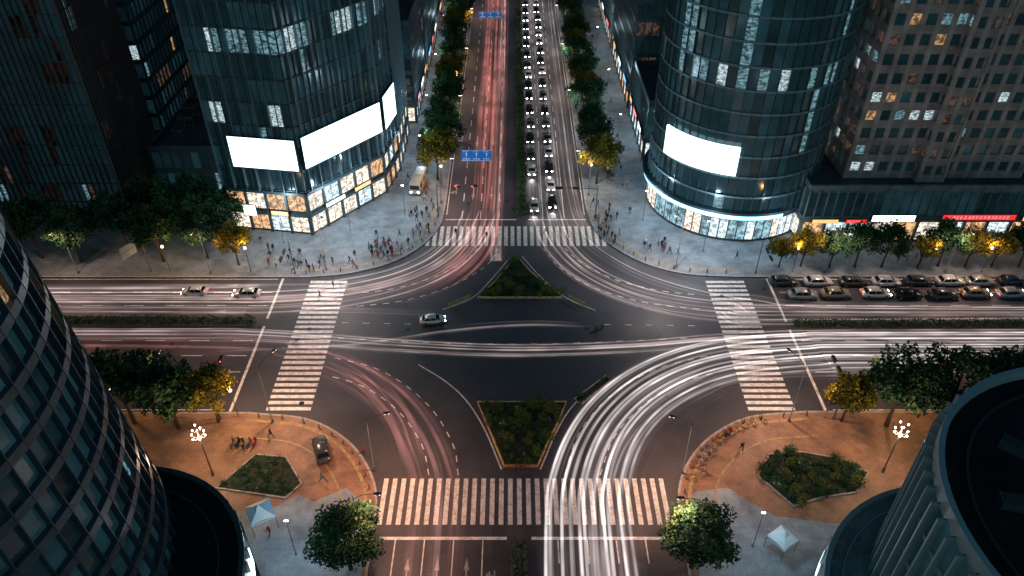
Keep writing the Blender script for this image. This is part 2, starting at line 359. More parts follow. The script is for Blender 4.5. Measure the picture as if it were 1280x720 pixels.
def bed(name,pts,n,s,label,kmat=KERBY,zt=.15,kinds=(0,1,2),pal=None):
    cx=sum(p[0] for p in pts)/len(pts); cy=sum(p[1] for p in pts)/len(pts); q=[(p[0]-cx,p[1]-cy) for p in pts]
    ar=sum(q[i-1][0]*q[i][1]-q[i][0]*q[i-1][1] for i in range(len(q)))
    if ar<0: q=q[::-1]
    e=bpy.data.objects.new(name,None); COL.objects.link(e); e.location=(cx,cy,0); e['label']=label; e['category']='flower bed'
    g=Geo(); g.prism(q,0,zt+.06); ob('soil',g.mesh('soil',[SOIL]),parent=e)
    g=Geo(); A=offs(q,0,True); B=offs(q,.22,True); m=len(q); vs=[]; 
    for a,b in zip(A,B): vs+=[(*a,0),(*a,zt+.14),(*b,zt+.14),(*b,0)]
    fs=[]
    for i in range(m):
        j=(i+1)%m
        for k in range(4): fs.append((4*i+k,4*j+k,4*j+(k+1)%4,4*i+(k+1)%4))
    g.add(vs,fs); ob('kerb_border',g.mesh('kerb_border',[kmat]),parent=e)
    xs=[p[0] for p in pts]; ys=[p[1] for p in pts]; cs=[]
    A2=(max(xs)-min(xs))*(max(ys)-min(ys))
    for i in range(int(A2*2.2)):
        p=(R.uniform(min(xs),max(xs)),R.uniform(min(ys),max(ys)))
        if inside(p,pts): cs.append((p[0]-cx,p[1]-cy,zt+.18,R.uniform(.3,.5)))
    ob('ground_cover',leafgeo(cs,60,.22,R.randint(0,999),.5).mesh('ground_cover',pal or LEAF),parent=e)
    k=0
    while k<n:
        p=(R.uniform(min(xs),max(xs)),R.uniform(min(ys),max(ys)))
        if inside(p,pts): bush(p[0],p[1],s*R.uniform(.6,1.4),kinds); k+=1
bed('traffic_island',[(.8,106.2),(-1,102.5),(-3,98.6),(-5.5,95.2),(7.9,95.2),(5,98.8),(2.8,102.3)],36,.9,'triangular planted traffic island with shrubs and stone kerb',kinds=(0,1,2,2,2))
bed('traffic_island',[(-4.6,72.1),(7.3,72.1),(5.9,68.5),(4.4,65),(3.1,61.4),(-.9,61.4),(-2.4,66)],44,.85,'tapering planted traffic island with shrubs and kerb tinted with painted amber lamplight',kinds=(0,1,2,2,2,3))
bed('traffic_island',[(8.6,72.7),(13.3,77.2),(13.7,76.4),(9.3,72)],5,.5,'narrow planted sliver of traffic island',KERB)
bed('flower_bed',[(-35.5,58),(-32.2,63),(-28.4,62.6),(-25.6,58.6),(-27,56.6)],30,.5,'low five-sided bed of pale flowers on the pavement',KERB,kinds=(0,1,3,3))
bed('flower_bed',[(30.2,59.8),(32.4,63.0),(36.5,63.4),(41.5,62.2),(43.6,60.2),(41.2,57.4),(36.5,56.6),(33.2,55.4)],52,.8,'irregular planted bed of shrubs and pale flowers',KERB,kinds=(0,1,2,2,3))
y=133
for i in range(14):
    tree(-14.8+R.uniform(-.5,.5),y,3 if i in (0,5,9) else R.choice((0,1,2)),R.uniform(.95,1.25)); tree(16.8+R.uniform(-.5,.5),y+R.uniform(-2,2),3 if i in (0,4,7) else R.choice((0,1,2)),R.uniform(.9,1.2)); y+=8.6
for x,y,k,s in ((-46,104,4,.9),(-52,106,0,1.3),(-59,105,1,1.25),(-66,108,2,1.3),(-73,105,0,1.2),(-80,106,1,1.3),(-88,105,2,1.2),(-56,112,1,1.35),(-50,111.5,2,1.1),(-64,114,0,1.2),(-95,107,0,1.1)): tree(x,y,k,s)
for x,y,k,s in ((-38.6,68.6,4,.95),(-43.5,67.6,1,1.2),(-49.5,68.4,0,1.3),(-56,67.4,2,1.3),(-63,68,1,1.2),(-70,68,0,1.2)): tree(x,y,k,s)
for x,y,k,s in ((43.4,68.8,3,.95),(49,68,1,1.3),(55.5,67.6,0,1.4),(62,68.4,2,1.3),(69,68,1,1.25),(76,68,0,1.1),(59,63.5,1,1.0),(67,63.4,0,1.0)): tree(x,y,k,s)
for x,y,k,s in ((44.8,103.4,3,.66),(48.5,103.6,4,.8),(53.2,103.3,0,.8),(57.5,103.4,1,.95),(62,103.4,2,.9),(68,103.3,4,.7),(71.5,103.6,1,.95),(76,103.4,3,.82),(80.5,103.5,4,.75),(85,103.4,0,.9)): tree(x,y,k,s)
tree(-17.6,47.2,5,1.12,.95,'round-crowned green tree beside the crosswalk'); tree(19.6,47.4,5,1.12,.95,'round-crowned green tree beside the crosswalk')
# ---------------------------------------------------------------- buildings
ct,st=math.cos(PITCH),math.sin(PITCH)
def proj(p):
    fw=p[1]*ct+(CAMH-p[2])*st; up=p[1]*st-(CAMH-p[2])*ct
    if fw<1: return None
    return (640+950*p[0]/fw,360-950*up/fw)
QC={}
def winmesh(w,h,mat,nm='window'):
    k=(round(w,2),round(h,2),mat.name,nm)
    if k not in QC:
        g=Geo(); g.add([(-w/2,0,-h/2),(w/2,0,-h/2),(w/2,0,h/2),(-w/2,0,h/2)],[(0,1,2,3)]); QC[k]=g.mesh(nm,[mat])
    return QC[k]
def building(name,label,pts,h,fh=3.6,bay=1.5,wall=None,frame=None,weights=None,mw=.12,sp=.5,depth=.28,shop=None,z0=0,seed=1,nind=100,roofmat=None,run=.7,cat='building',parapet=1.0,fins=None,hvac=True,bright=None,bandmat=None,finmat=None,taper=0,post=.4):
    r=random.Random(seed); cx=sum(p[0] for p in pts)/len(pts); cy=sum(p[1] for p in pts)/len(pts)
    P=[(p[0]-cx,p[1]-cy) for p in pts]; n=len(P)
    T=(lambda p:(p[0]*(1-taper*p[2]),p[1]*(1-taper*p[2]),p[2])) if taper else None
    rad=math.hypot(*P[0]); tilt=-math.atan(taper*rad)
    if sum(P[i-1][0]*P[i][1]-P[i][0]*P[i-1][1] for i in range(n))<0: P=P[::-1]
    e=bpy.data.objects.new(name,None); COL.objects.link(e); e.location=(cx,cy,0); e['label']=label; e['category']=cat
    g=Geo(); g.prism(P,z0,h); ob('wall',g.mesh('wall',[wall],fn=T),parent=e)
    fr=Geo(); wins=[]; shops=[]
    sh=shop[0] if shop else 0
    nf=max(1,int((h-z0-sh)/fh)); fh2=(h-z0-sh)/nf
    mats=list(weights.keys()); ws=list(weights.values())
    for i in range(n):
        a=Vector(P[i]); b=Vector(P[(i+1)%n]); L=(b-a).length
        if L<.3: continue
        d=(b-a)/L; nn=Vector((d.y,-d.x)); ang=math.atan2(d.y,d.x); nb=max(1,round(L/bay)); bw=L/nb
        if shop:
            ns=max(1,round(L/shop[1])); sw=L/ns
            for k in range(ns):
                for lv in range(shop[2]):
                    hh=sh/shop[2]; c=a+d*((k+.5)*sw)+nn*.06; zc=z0+lv*hh+hh*.48
                    mt=r.choice(shop[3]); m_=shop[4] if len(shop)>4 else 1; wq=(sw-post)/m_
                    for q in range(m_):
                        cq=c+d*((q+.5)*wq-(sw-post)/2); shops.append((cq,zc,wq-.1,hh*.72,ang,nn,mt))
            for k in range(ns+1):
                c=a+d*(k*sw)+nn*post*.5; fr.box((c.x,c.y,z0+sh/2),(post,post,sh),ang)
            for lv in range(1,shop[2]+1):
                c=(a+b)/2+nn*.25; fr.box((c.x,c.y,z0+lv*sh/shop[2]-.25),(L,.5,.55),ang)
        st_=None
        for fl in range(nf):
            zb=z0+sh+fl*fh2
            c=(a+b)/2+nn*depth*.5; fr.box((c.x,c.y,zb+sp/2),(L,depth,sp),ang,1)
            for k in range(nb):
                if st_ is None or r.random()>run: st_=r.choices(mats,ws)[0]
                mt=st_
                if bright and (fl in bright): mt=r.choices([WWHITE,WTEAL,GLASSB,GLASSD],[.18,.4,.22,.2])[0]
                c=a+d*((k+.5)*bw)+nn*.05
                wins.append((c,zb+sp+(fh2-sp)/2,bw-mw,fh2-sp,ang,nn,mt))
        for k in range(nb):
            c=a+d*(k*bw)+nn*(depth*.5+.02); dd=depth+.04
            fr.box((c.x,c.y,(z0+sh+h)/2),(mw,dd,h-z0-sh),ang,0)
            if fins and (k+i)%fins[0]==0:
                c=a+d*(k*bw)+nn*(fins[1]/2+.03); fr.box((c.x,c.y,(z0+sh+h)/2),(fins[2],fins[1],h-z0-sh),ang,2)
    ob('facade_frame',fr.mesh('facade_frame',[frame,bandmat or frame,finmat or frame],fn=T),parent=e)
    def score(zc,c,nn,ww,hh):
        p=(c.x+cx,c.y+cy,zc); q=proj(p)
        v=Vector((0-p[0],0-p[1],CAMH-zc)); dn=v.length; cs=(v.x*nn.x+v.y*nn.y)/dn
        if cs<=0 or q is None: return 0
        s=cs*ww*hh/dn**2
        if not(-10<q[0]<1290 and -10<q[1]<730): s*=.001
        return s
    sc_=sorted(range(len(wins)),key=lambda i:-score(wins[i][1],wins[i][0],wins[i][5],wins[i][2],wins[i][3]))
    for i in sc_[:nind]:
        c,zc,w,hh,ang,nn,mt=wins[i]; k=1-taper*zc; o=ob('window',winmesh(w,hh,mt),(c.x*k,c.y*k,zc),ang,parent=e)
        if taper: o.rotation_euler=(tilt,0,ang); o.scale=(k,1,1)
    def merged(items,nm):
        g=Geo(); ml=list(dict.fromkeys([w[6] for w in items]))
        for c,zc,w,hh,ang,nn,mt in items:
            dx,dy=math.cos(ang)*w/2,math.sin(ang)*w/2
            g.add([(c.x-dx,c.y-dy,zc-hh/2),(c.x+dx,c.y+dy,zc-hh/2),(c.x+dx,c.y+dy,zc+hh/2),(c.x-dx,c.y-dy,zc+hh/2)],[(0,1,2,3)],ml.index(mt))
        ob(nm,g.mesh(nm,ml,fn=T),parent=e,kind='stuff')
    rest=[wins[i] for i in sc_[nind:]]
    if rest: merged(rest,'window')
    shops.sort(key=lambda w:-score(w[1],w[0],w[5],w[2],w[3]))
    for c,zc,w,hh,ang,nn,mt in shops[:100]: ob('shop_window',winmesh(w,hh,mt,'shop_window'),(c.x,c.y,zc),ang,parent=e)
    if shops[100:]: merged(shops[100:],'shop_window')
    g=Geo(); g.prism([(p[0]*.995,p[1]*.995) for p in P],h+.002,h+.12); ob('roof',g.mesh('roof',[roofmat or ROOF],fn=T),parent=e)
    if parapet:
        g=Geo(); A=offs(P,.15,True); B=offs(P,-.35,True); m=len(P); vs=[];fs=[]
        for a,b in zip(A,B): vs+=[(*a,h-.3),(*a,h+parapet),(*b,h+parapet),(*b,h-.3)]
        for i in range(m):
            j=(i+1)%m
            for k in range(4): fs.append((4*i+k,4*j+k,4*j+(k+1)%4,4*i+(k+1)%4))
        g.add(vs,fs); ob('parapet',g.mesh('parapet',[bandmat or frame],fn=T),parent=e)
    if hvac:
        xs=[p[0] for p in P]; ys=[p[1] for p in P]
        for k in range(7):
            p=(R.uniform(min(xs),max(xs))*.7,R.uniform(min(ys),max(ys))*.7)
            if not inside(p,P): continue
            g=Geo(); s=R.uniform(1.2,3); t=R.uniform(1,2.4); hh=R.uniform(.8,1.8); g.box((0,0,hh/2+.1),(s,t,hh)); g.box((0,0,hh+.2),(s*.7,t*.7,.2),0,1)
            for q in range(4): g.box((-s/2+s*(q+.5)/4,-t/2-.03,hh*.55),(s/6,.05,hh*.6),0,1)
            ob('air_conditioning_unit',g.mesh('air_conditioning_unit',[M('roof_unit_grey',(.10,.12,.135),.6),DARK]),(p[0],p[1],h+.1),parent=e)
    return e,(cx,cy)
ROOF=M('roof_felt',(.03,.042,.050),.8,ns=.35,na=.5,detail=6)
ROOFB=M('black_roof_felt',(.010,.012,.014),.85,ns=.3,na=.5,detail=6,spec=.2)
WALLD=M('dark_cladding',(.025,.034,.040),.5); FRD=M('dark_blue_frame',(.05,.078,.092),.45,.2); FRL2=M('blue_grey_band',(.15,.22,.26),.4,.2)
FRB=M('brown_fin',(.10,.075,.08),.5,.1)
WALLC=M('pinkish_render',(.36,.245,.235),.85,ns=.5,na=.3); WALLC2=M('pinkish_sill_band',(.29,.195,.19),.85,ns=.5,na=.3); FRC=M('grey_concrete',(.14,.16,.17),.7,ns=.7,na=.3); FRL=M('bright_shopfront_frame',(.35,.39,.42),.4,.2)
FRP=M('pale_rib_panel',(.30,.35,.38),.5,.1)
def circ(c,r,n,a0=0,a1=360): 
    m=n if a1-a0>=360 else n+1
    return [(c[0]+r*math.cos(math.radians(a0+(a1-a0)*i/n)),c[1]+r*math.sin(math.radians(a0+(a1-a0)*i/n))) for i in range(m)]
fp2=[(-50,115.6),(-35.5,113.3),(-24.3,128),(-22.8,137),(-22.8,153),(-50,153)]
e2,c2=building('office_tower','faceted dark glass office tower with large lit screens and shops',fp2,92,3.9,1.15,WALLD,FRD,{GLASSD:.53,GLASSB:.425,WTEAL:.025,WWHITE:.010,WWARM:.010},shop=(8.6,3.6,2,[SHOPW,SHOPW,SHOPC,SHOPW,SHOPO],2),seed=3,fins=(2,.6,.13),bright=(6,),sp=.3,mw=.08,finmat=FRL2,run=.6)
def screen(e,c,a,b,z0,z1,off=.7):
    a=Vector(a)-Vector(c); b=Vector(b)-Vector(c); d=(b-a).normalized(); nn=Vector((d.y,-d.x)); L=(b-a).length; m=(a+b)/2+nn*off; ang=math.atan2(d.y,d.x)
    g=Geo(); g.box((0,0,0),(L,.5,z1-z0)); 
    g.add([(-L/2+.04,-.26,-(z1-z0)/2+.08),(L/2-.04,-.26,-(z1-z0)/2+.08),(L/2-.04,-.26,(z1-z0)/2-.08),(-L/2+.04,-.26,(z1-z0)/2-.08)],[(0,1,2,3)],1)
    for k in range(1,6): g.box((-L/2+L*k/6,.5,0),(.1,.6,z1-z0-.5),0,0)
    ob('display_screen',g.mesh('display_screen',[DARK,SCREEN]),(m.x,m.y,(z0+z1)/2),ang,parent=e)
screen(e2,c2,(-46.8,115.1),(-35.3,113.28),13.2,18.9); screen(e2,c2,(-35.25,113.7),(-24.35,127.9),13.2,19.0); screen(e2,c2,(-24.1,128.6),(-23,135.6),13.0,19.4)
building('office_tower','tall dark tower with vertical brown fins',[(-112,118.5),(-70.3,118.5),(-70.3,137),(-112,137)],115,3.7,1.05,WALLD,FRD,{GLASSD:.82,GLASSR:.14,WDIM:.03,WTEAL:.01},seed=5,fins=(1,.5,.13),run=.3,sp=.22,mw=.08,finmat=FRB)
T4=(40.6,125.8); r4=14.8
e4,c4=building('office_tower','round glass office tower with a curved lit screen',circ(T4,r4,60),95,3.6,1.6,WALLD,FRD,{GLASSD:.40,GLASSB:.55,WTEAL:.032,WWHITE:.010,WWARM:.008},shop=(5.2,2.17,1,[SHOPD,SHOPD,SHOPC,SHOPW]),seed=9,run=.8,mw=.05,sp=.34,bright=(6,11),depth=.4,bandmat=FRL2,post=.1)
def ringpart(e,c,ctr,r0,r1,a0,a1,z0,z1,mat,nm,n=30):
    g=Geo(); vs=[];fs=[]
    for i in range(n+1):
        a=math.radians(a0+(a1-a0)*i/n); u=(math.cos(a),math.sin(a))
        for rr,zz in ((r0,z0),(r1,z0),(r1,z1),(r0,z1)): vs.append((ctr[0]-c[0]+u[0]*rr,ctr[1]-c[1]+u[1]*rr,zz))
    for i in range(n):
        for k in range(4): fs.append((4*i+k,4*(i+1)+k,4*(i+1)+(k+1)%4,4*i+(k+1)%4))
    fs+= [(0,1,2,3),(4*n+3,4*n+2,4*n+1,4*n)]
    g.add(vs,fs); ob(nm,g.mesh(nm,[mat]),parent=e)
ringpart(e4,c4,T4,r4+.6,r4+1.0,205,256,13.4,18.5,SCREEN,'display_screen')
ringpart(e4,c4,T4,r4+.2,r4+1.0,150,292,5.1,6.0,RIBBON,'light_ribbon')
ringpart(e4,c4,T4,r4+.1,r4+1.3,150,292,6.05,6.5,FRD,'canopy')
building('shopping_podium','long low shopping block with lit shop fronts',[(50,111),(130,111),(130,136),(50,136)],10.4,5.2,1.6,WALLD,FRC,{GLASSD:.70,GLASSB:.27,WDIM:.03},shop=(5.0,4,1,[SHOPW,SHOPW,SHOPC,SHOPO],2),seed=12,depth=.4)
building('shopping_podium','low dark retail block facing the avenue',[(27.2,141.6),(44,141.6),(44,163),(27.2,163)],12,4,2.0,WALLD,FRD,{GLASSD:.7,GLASSB:.27,WTEAL:.03},shop=(4.5,3.5,1,[SHOPW,SHOPC,SHOPC,SHOPO],2),seed=13)
building('apartment_tower','pinkish-brown apartment tower with rows of wide windows',[(57.2,115.5),(69,115.5),(69,114),(73,114),(73,115.5),(87,115.5),(87,133),(57.2,133)],88,3.1,2.35,WALLC,WALLC,{GLASSD:.66,GLASSB:.10,WDIM:.14,WWARM:.045,WWHITE:.03,WTEAL:.025},z0=10.5,mw=.75,sp=1.35,depth=.4,seed=15,run=.15,bandmat=WALLC2)
building('apartment_tower','dark apartment tower behind the shops',[(98,118),(125,118),(125,135),(98,135)],70,3.1,2.4,WALLD,FRC,{GLASSD:.85,WDIM:.12,WWARM:.03},z0=10.5,mw=.8,sp=1.4,seed=16,nind=40)
generic=[((-50,-21.6,159,181),22,'stepped dark commercial block with lit signs'),((-52,-21.6,185,214),40,'dark commercial block beside the avenue'),((-50,-22,219,255),34,'dark commercial block beside the avenue'),
((-67.5,-53,128,150),9,'low dark service block with a flat roof'),((-67.5,-53,155,182),15,'low dark service block with a flat roof'),((-112,-60,192,228),46,'dark slab block with few lit windows'),((-112,-73,146,180),30,'dark slab block with few lit windows'),
((27.2,50,167,201),24,'dark commercial block beside the avenue'),((27.2,52,206,242),38,'dark commercial block beside the avenue'),((62,96,146,172),50,'dark office block with few lit windows'),((58,92,182,214),62,'dark office block with few lit windows'),((102,135,150,190),55,'dark office block with few lit windows'),((60,95,225,260),50,'dark office block with few lit windows')]
for k,(b,h,lb) in enumerate(generic):
    x0,x1,y0,y1=b
    building('office_block',lb,[(x0,y0),(x1,y0),(x1,y1),(x0,y1)],h,3.4,1.8,WALLD,FRC if k%3==2 else FRD,{GLASSD:.76,GLASSB:.15,WDIM:.04,WTEAL:.02,WWHITE:.008,WWARM:.022},shop=(4.4,4,1,[SHOPW,SHOPC,SHOPO,SHOPW],2) if (x1<-21 and x1>-23) or x0==27.2 else None,seed=30+k,nind=40,mw=.3,sp=.9,run=.3)
building('office_tower','tall round tower with curved ribbon windows',circ((-52.5,36),22.0,72),84,3.5,1.92,WALLD,FRD,{GLASSD:.44,GLASSB:.49,WDIM:.025,WWARM:.020,WTEAL:.025},seed=21,run=.5,mw=.1,sp=.8,depth=.6,bandmat=M('near_tower_band',(.075,.10,.118),.4,.1,ns=1,na=.3),taper=.0035)
AD=(-38.6,37.6)
eD,cD=building('round_annex','low round annex with dark roof and lit rim',circ(AD,13.9,56),11.5,3.6,1.55,WALLD,FRD,{GLASSD:.8,GLASSB:.2},seed=22,nind=60,hvac=False,parapet=.5,roofmat=ROOFB)
ringpart(eD,cD,AD,13.95,14.2,-32,24,7.6,9.8,SCREEN,'light_ribbon')
ringpart(eD,cD,AD,11.6,11.75,0,360,11.6,11.7,M('roof_seam',(.04,.05,.055),.6),'roof_ring',60)
AR=(51.3,34.2)
eR,cR=building('office_tower','round building with black roof and pale vertical fins',circ(AR,17.6,72),25,4.1,1.53,WALLD,FRC,{GLASSD:.5,GLASSB:.46,WTEAL:.04},seed=24,fins=(1,.8,.2),hvac=False,parapet=1.2,mw=.1,finmat=FRP,bandmat=FRP,sp=.5,roofmat=ROOFB)
for rr,zz in ((15.2,.25),(9.8,.8)): ringpart(eR,cR,AR,rr,rr+.25,0,360,25.1,25.2+zz,M('roof_ring_metal',(.02,.025,.028),.6,.2),'roof_ring',60)
for k in range(9):
    a=k*math.pi/6+.3; g=Geo(); g.box((0,0,.4),(2.0,1.2,.8)); g.box((0,0,.85),(1.5,.8,.1),0,1); ob('air_conditioning_unit',g.mesh('air_conditioning_unit',[M('dark_roof_unit',(.035,.042,.047)),DARK]),(math.cos(a)*12.4,math.sin(a)*12.4,25.12),a,parent=eR)
AT=(44.8,35.9)
eT,cT=building('round_terrace','low round terrace with pale roof and bright glass rim',circ(AT,15.6,56),8,4,1.8,WALLD,FRL,{GLASSD:.6,GLASSB:.4},seed=25,nind=60,hvac=False,roofmat=tiles('terrace_tiles',(.24,.28,.31),(.17,.21,.24),1.2,1.2),parapet=.9,bandmat=FRP)
ringpart(eT,cT,AT,15.8,15.95,100,215,4.8,5.6,SCREEN,'light_ribbon')
ringpart(eT,cT,AT,13.9,14.05,0,360,8.1,8.35,FRP,'deck_ring',60)
def glyphs(g,x0,x1,z,h,y,mi,seed):
    r=random.Random(seed); x=x0
    while x+h*.8<x1:
        w=h*.75
        for k in range(3): g.box((x+w/2,y,z-h/2+h*(k+.5)/3),(w*r.uniform(.5,1),.03,h*.1),0,mi)
        for k in range(2): g.box((x+w*r.uniform(.15,.85),y-.01,z),(h*.1,.03,h*r.uniform(.6,1)),0,mi)
        x+=h
def shopsign(x,y,z,w,h,face,ang=0,let=WPAINT,lab='lit shop sign above a shop front',mk=True):
    g=Geo(); g.box((0,0,0),(w,.25,h),0,0); g.add([(-w/2+.05,-.13,-h/2+.05),(w/2-.05,-.13,-h/2+.05),(w/2-.05,-.13,h/2-.05),(-w/2+.05,-.13,h/2-.05)],[(0,1,2,3)],1)
    if mk: glyphs(g,-w*.42,w*.42,0,h*.6,-.15,2,int(x*10)+int(y))
    ob('shop_sign',g.mesh('shop_sign',[DARK,face,let]),(x,y,z),ang,label=lab,category='sign')
shopsign(65,110.0,5.6,7.4,1.3,WHS,0,CYS,'white lit shop sign on the low block'); shopsign(79.5,110.0,5.8,12.5,1.1,REDS,0,WPAINT,'long red lit shop sign with white lettering')
shopsign(53.5,110.0,5.0,4.5,.8,ORS,0,WPAINT); shopsign(58.8,110.0,5.0,3.6,.8,REDS); shopsign(90,110,5.6,6,1,ORS)
for y,w,f_ in ((162,4,REDS),(170,5,WHS),(178,4,ORS),(190,6,CYS),(199,4,REDS),(208,5,WHS),(226,6,ORS),(238,5,CYS)): shopsign(-21.0,y,5.2,w,1.1,f_,math.pi/2)
for y,w,f_ in ((146,4,WHS),(153,5,REDS),(160,3,ORS),(172,5,CYS),(183,5,WHS),(194,4,ORS),(212,6,REDS),(226,5,WHS)): shopsign(26.6,y,5.2,w,1.1,f_,-math.pi/2)
shopsign(-46,114.3,4.6,2.4,2.2,WHS,-.16,CYS,'small square lit sign beside an entrance'); shopsign(-40.5,113.2,4.6,3.2,.9,ORS,-.16)
shopsign(-31.6,117.5,4.6,4.5,.8,WHS,.92,CYS); shopsign(-27.6,122.8,4.6,4,.8,ORS,.92)
# ---------------------------------------------------------------- lamps
def add_light(x,y,z,p,col,parent=None,size=.4,name='lamp_light',spot=False):
    l=bpy.data.lights.new(name,'SPOT' if spot else 'POINT'); l.energy=p; l.color=col; l.shadow_soft_size=size
    if spot: l.spot_size=math.radians(152); l.spot_blend=.55
    o=bpy.data.objects.new(name,l); COL.objects.link(o); o.location=(x,y,z)
    if parent: o.parent=parent
    return o
WARM=(1,.50,.27); NEUT=(1,.76,.62); COOL=(.62,.86,1)
POLEM={}
def street_lamp(x,y,ang,h=9.5,arm=2.2,power=2500,col=NEUT,amber=False,z=.13):
    e=bpy.data.objects.new('street_lamp',None); COL.objects.link(e); e.location=(x,y,z); e.rotation_euler=(0,0,ang)
    e['label']='tall grey steel street lamp with a lit '+('amber' if amber else 'white')+' head'; e['category']='street lamp'; e['group']='street lamps'
    key=(h,arm)
    if key not in POLEM:
        g=Geo(); g.tube([(0,0,0),(0,0,.6),(0,0,.62),(0,0,h-.8),(0,0,h-.3)],[.13,.13,.085,.055,.04],8); g.box((0,0,.05),(.4,.4,.1))
        g.tube([(0,0,h-.9),(arm*.4,0,h-.2),(arm,0,h)],[.045,.04,.03],6)
        hd=Geo(); hd.loft([[(-.35,-.14,.0),(-.35,.14,.0),(-.35,.1,.1),(-.35,-.1,.1)],[(.1,-.2,-.02),(.1,.2,-.02),(.1,.14,.14),(.1,-.14,.14)],[(.45,-.1,.02),(.45,.1,.02),(.45,.07,.08),(.45,-.07,.08)]])
        ln=Geo(); ln.box((0.05,0,-.05),(.6,.26,.06)); ln2=Geo(); ln2.box((0.05,0,-.05),(.6,.26,.06))
        POLEM[key]=(g.mesh('pole',[STEEL],True),hd.mesh('lamp_head',[STEEL]),ln.mesh('lamp_lens',[LAMPW]),ln2.mesh('lamp_lens',[LAMPO]))
    pm,hm,lm,lo=POLEM[key]
    ob('pole',pm,parent=e); ob('lamp_head',hm,(arm+.2,0,h),parent=e); ob('lamp_lens',lo if amber else lm,(arm+.2,0,h),parent=e)
    add_light(arm+.2,0,h-.4,power,col,e,spot=True)
for y in (124,152,180,210,240):
    street_lamp(-13.4,y,0,9.5,2.2,2800 if y<130 else 2400,(1,.56,.48)); street_lamp(14.7,y+3,math.pi,9.5,2.2,2800 if y<130 else 2400,(1,.84,.76))
for x in (-72,-50): street_lamp(x,101.6,-math.pi/2,9.5,2.2,2300,(1,.6,.42),True)
for x in (52,72): street_lamp(x,101.8,-math.pi/2,9.5,2.2,2700,(1,.68,.52),True)
for x in (-66,-45): street_lamp(x,69.4,math.pi/2,9.5,2.2,2300,WARM,True)
for x in (50,70): street_lamp(x,69.6,math.pi/2,9.5,2.2,2300,WARM,True)
street_lamp(-31,102.6,-math.pi/3,12,3,6800,(1,.77,.70)); street_lamp(27.5,103.2,-2.2,12,3,6800,(1,.80,.75))
street_lamp(-31.5,68.6,1.0,10.5,2.6,5600,(1,.58,.38),True); street_lamp(36.5,68.8,2.2,10.5,2.6,5600,(1,.60,.42),True)
street_lamp(-17.0,60.8,.2,9.5,2.2,4300,(1,.48,.26),True); street_lamp(20.9,60.2,2.9,9.5,2.2,4300,(1,.51,.30),True)
street_lamp(-16.6,49.5,0,10,2.4,3700,(1,.48,.30),True); street_lamp(20,49,math.pi,10,2.4,3200,(1,.56,.42),True)
def added_post_lamp(x,y,h,p,col):  # lamps added to throw amber light into the tree crowns
    e=bpy.data.objects.new('added_post_lamp',None); COL.objects.link(e); e.location=(x,y,.13); e['label']='short amber post lamp added to light a street tree'; e['category']='lamp'; e['group']='added post lamps'
    g=Geo(); g.tube([(0,0,0),(0,0,h)],[.07,.05],6); ob('pole',g.mesh('pole',[STEEL]),parent=e)
    g=Geo(); g.loft([[(r*math.cos(k*math.pi/4),r*math.sin(k*math.pi/4),z) for k in range(8)] for r,z in ((.08,h),(.2,h+.1),(.22,h+.3),(.1,h+.45))]); ob('lamp_globe',g.mesh('lamp_globe',[LAMPO],True),parent=e)
    add_light(0,0,h+.9,p,col,e,.3)
AM=(1,.55,.13)
for x,y,p in ((-43.4,101.9,650),(-36.3,69.6,620),(41.4,69.4,620),(46.6,101.9,600),(78,101.9,600),(69,101.9,500),(-13.6,129.5,520),(15.2,130,520),(-13.2,175,650),(15,166,650),(-13.2,207,650),(15,193,650),(-57,102.3,380),(-52,70,400),(56,69.9,420)): added_post_lamp(x,y,4.6,p,AM)
def cluster_lamp(x,y):
    e=bpy.data.objects.new('cluster_lamp',None); COL.objects.link(e); e.location=(x,y,.13); e['label']='ornamental lamp post with a cluster of bright white globes'; e['category']='street lamp'; e['group']='ornamental cluster lamps'
    g=Geo(); g.tube([(0,0,0),(0,0,1),(0,0,1.02),(0,0,8.4)],[.2,.17,.1,.07],8)
    hs=[]
    for k in range(6):
        a=k*math.pi/3
        for rr,zz in ((.8,7.3),(.5,8.5)):
            if zz>8 and k%2: continue
            p=(math.cos(a)*rr,math.sin(a)*rr,zz); g.tube([(0,0,zz-.5),(p[0]*.7,p[1]*.7,zz-.4),(p[0],p[1],zz-.12)],.03,5); hs.append(p)
    ob('pole',g.mesh('pole',[STEEL]),parent=e)
    gm=Geo(); gm.loft([[(r*math.cos(k*math.pi/4),r*math.sin(k*math.pi/4),z) for k in range(8)] for r,z in ((.04,-.13),(.10,-.06),(.12,.02),(.08,.1),(.02,.14))]); gmm=gm.mesh('lamp_globe',[LAMPW],True)
    for p in hs: ob('lamp_globe',gmm,p,parent=e)
    add_light(0,0,6.9,2200,(1,.68,.44),e,.5)
cluster_lamp(-36.6,59.9); cluster_lamp(45.6,60.4)
for x,y,p in ((-40,110.6,1300),(-29,114.5,1900),(-19.8,120,1500),(-18.6,140,1000),(24,118,1500),(33,108,1600),(45,107.6,700),(-24,49,1000),(27,50,700),(-19,160,800),(-19,185,800),(23,150,1000),(23,175,900),(23,205,800),(-19,215,800)):
    e=bpy.data.objects.new('plaza_lamp',None); COL.objects.link(e); e.location=(x,y,.13); e['label']='slim white post lamp on the paved plaza'; e['category']='lamp'; e['group']='plaza lamps'
    g=Geo(); g.tube([(0,0,0),(0,0,6)],[.06,.045],6); g.box((0,0,.04),(.3,.3,.08)); ob('pole',g.mesh('pole',[STEEL]),parent=e)
    g=Geo(); g.box((0,0,6.1),(.4,.16,.08)); ob('lamp_head',g.mesh('lamp_head',[LAMPW]),parent=e)
    add_light(0,0,6.6,p,COOL,e,.4)
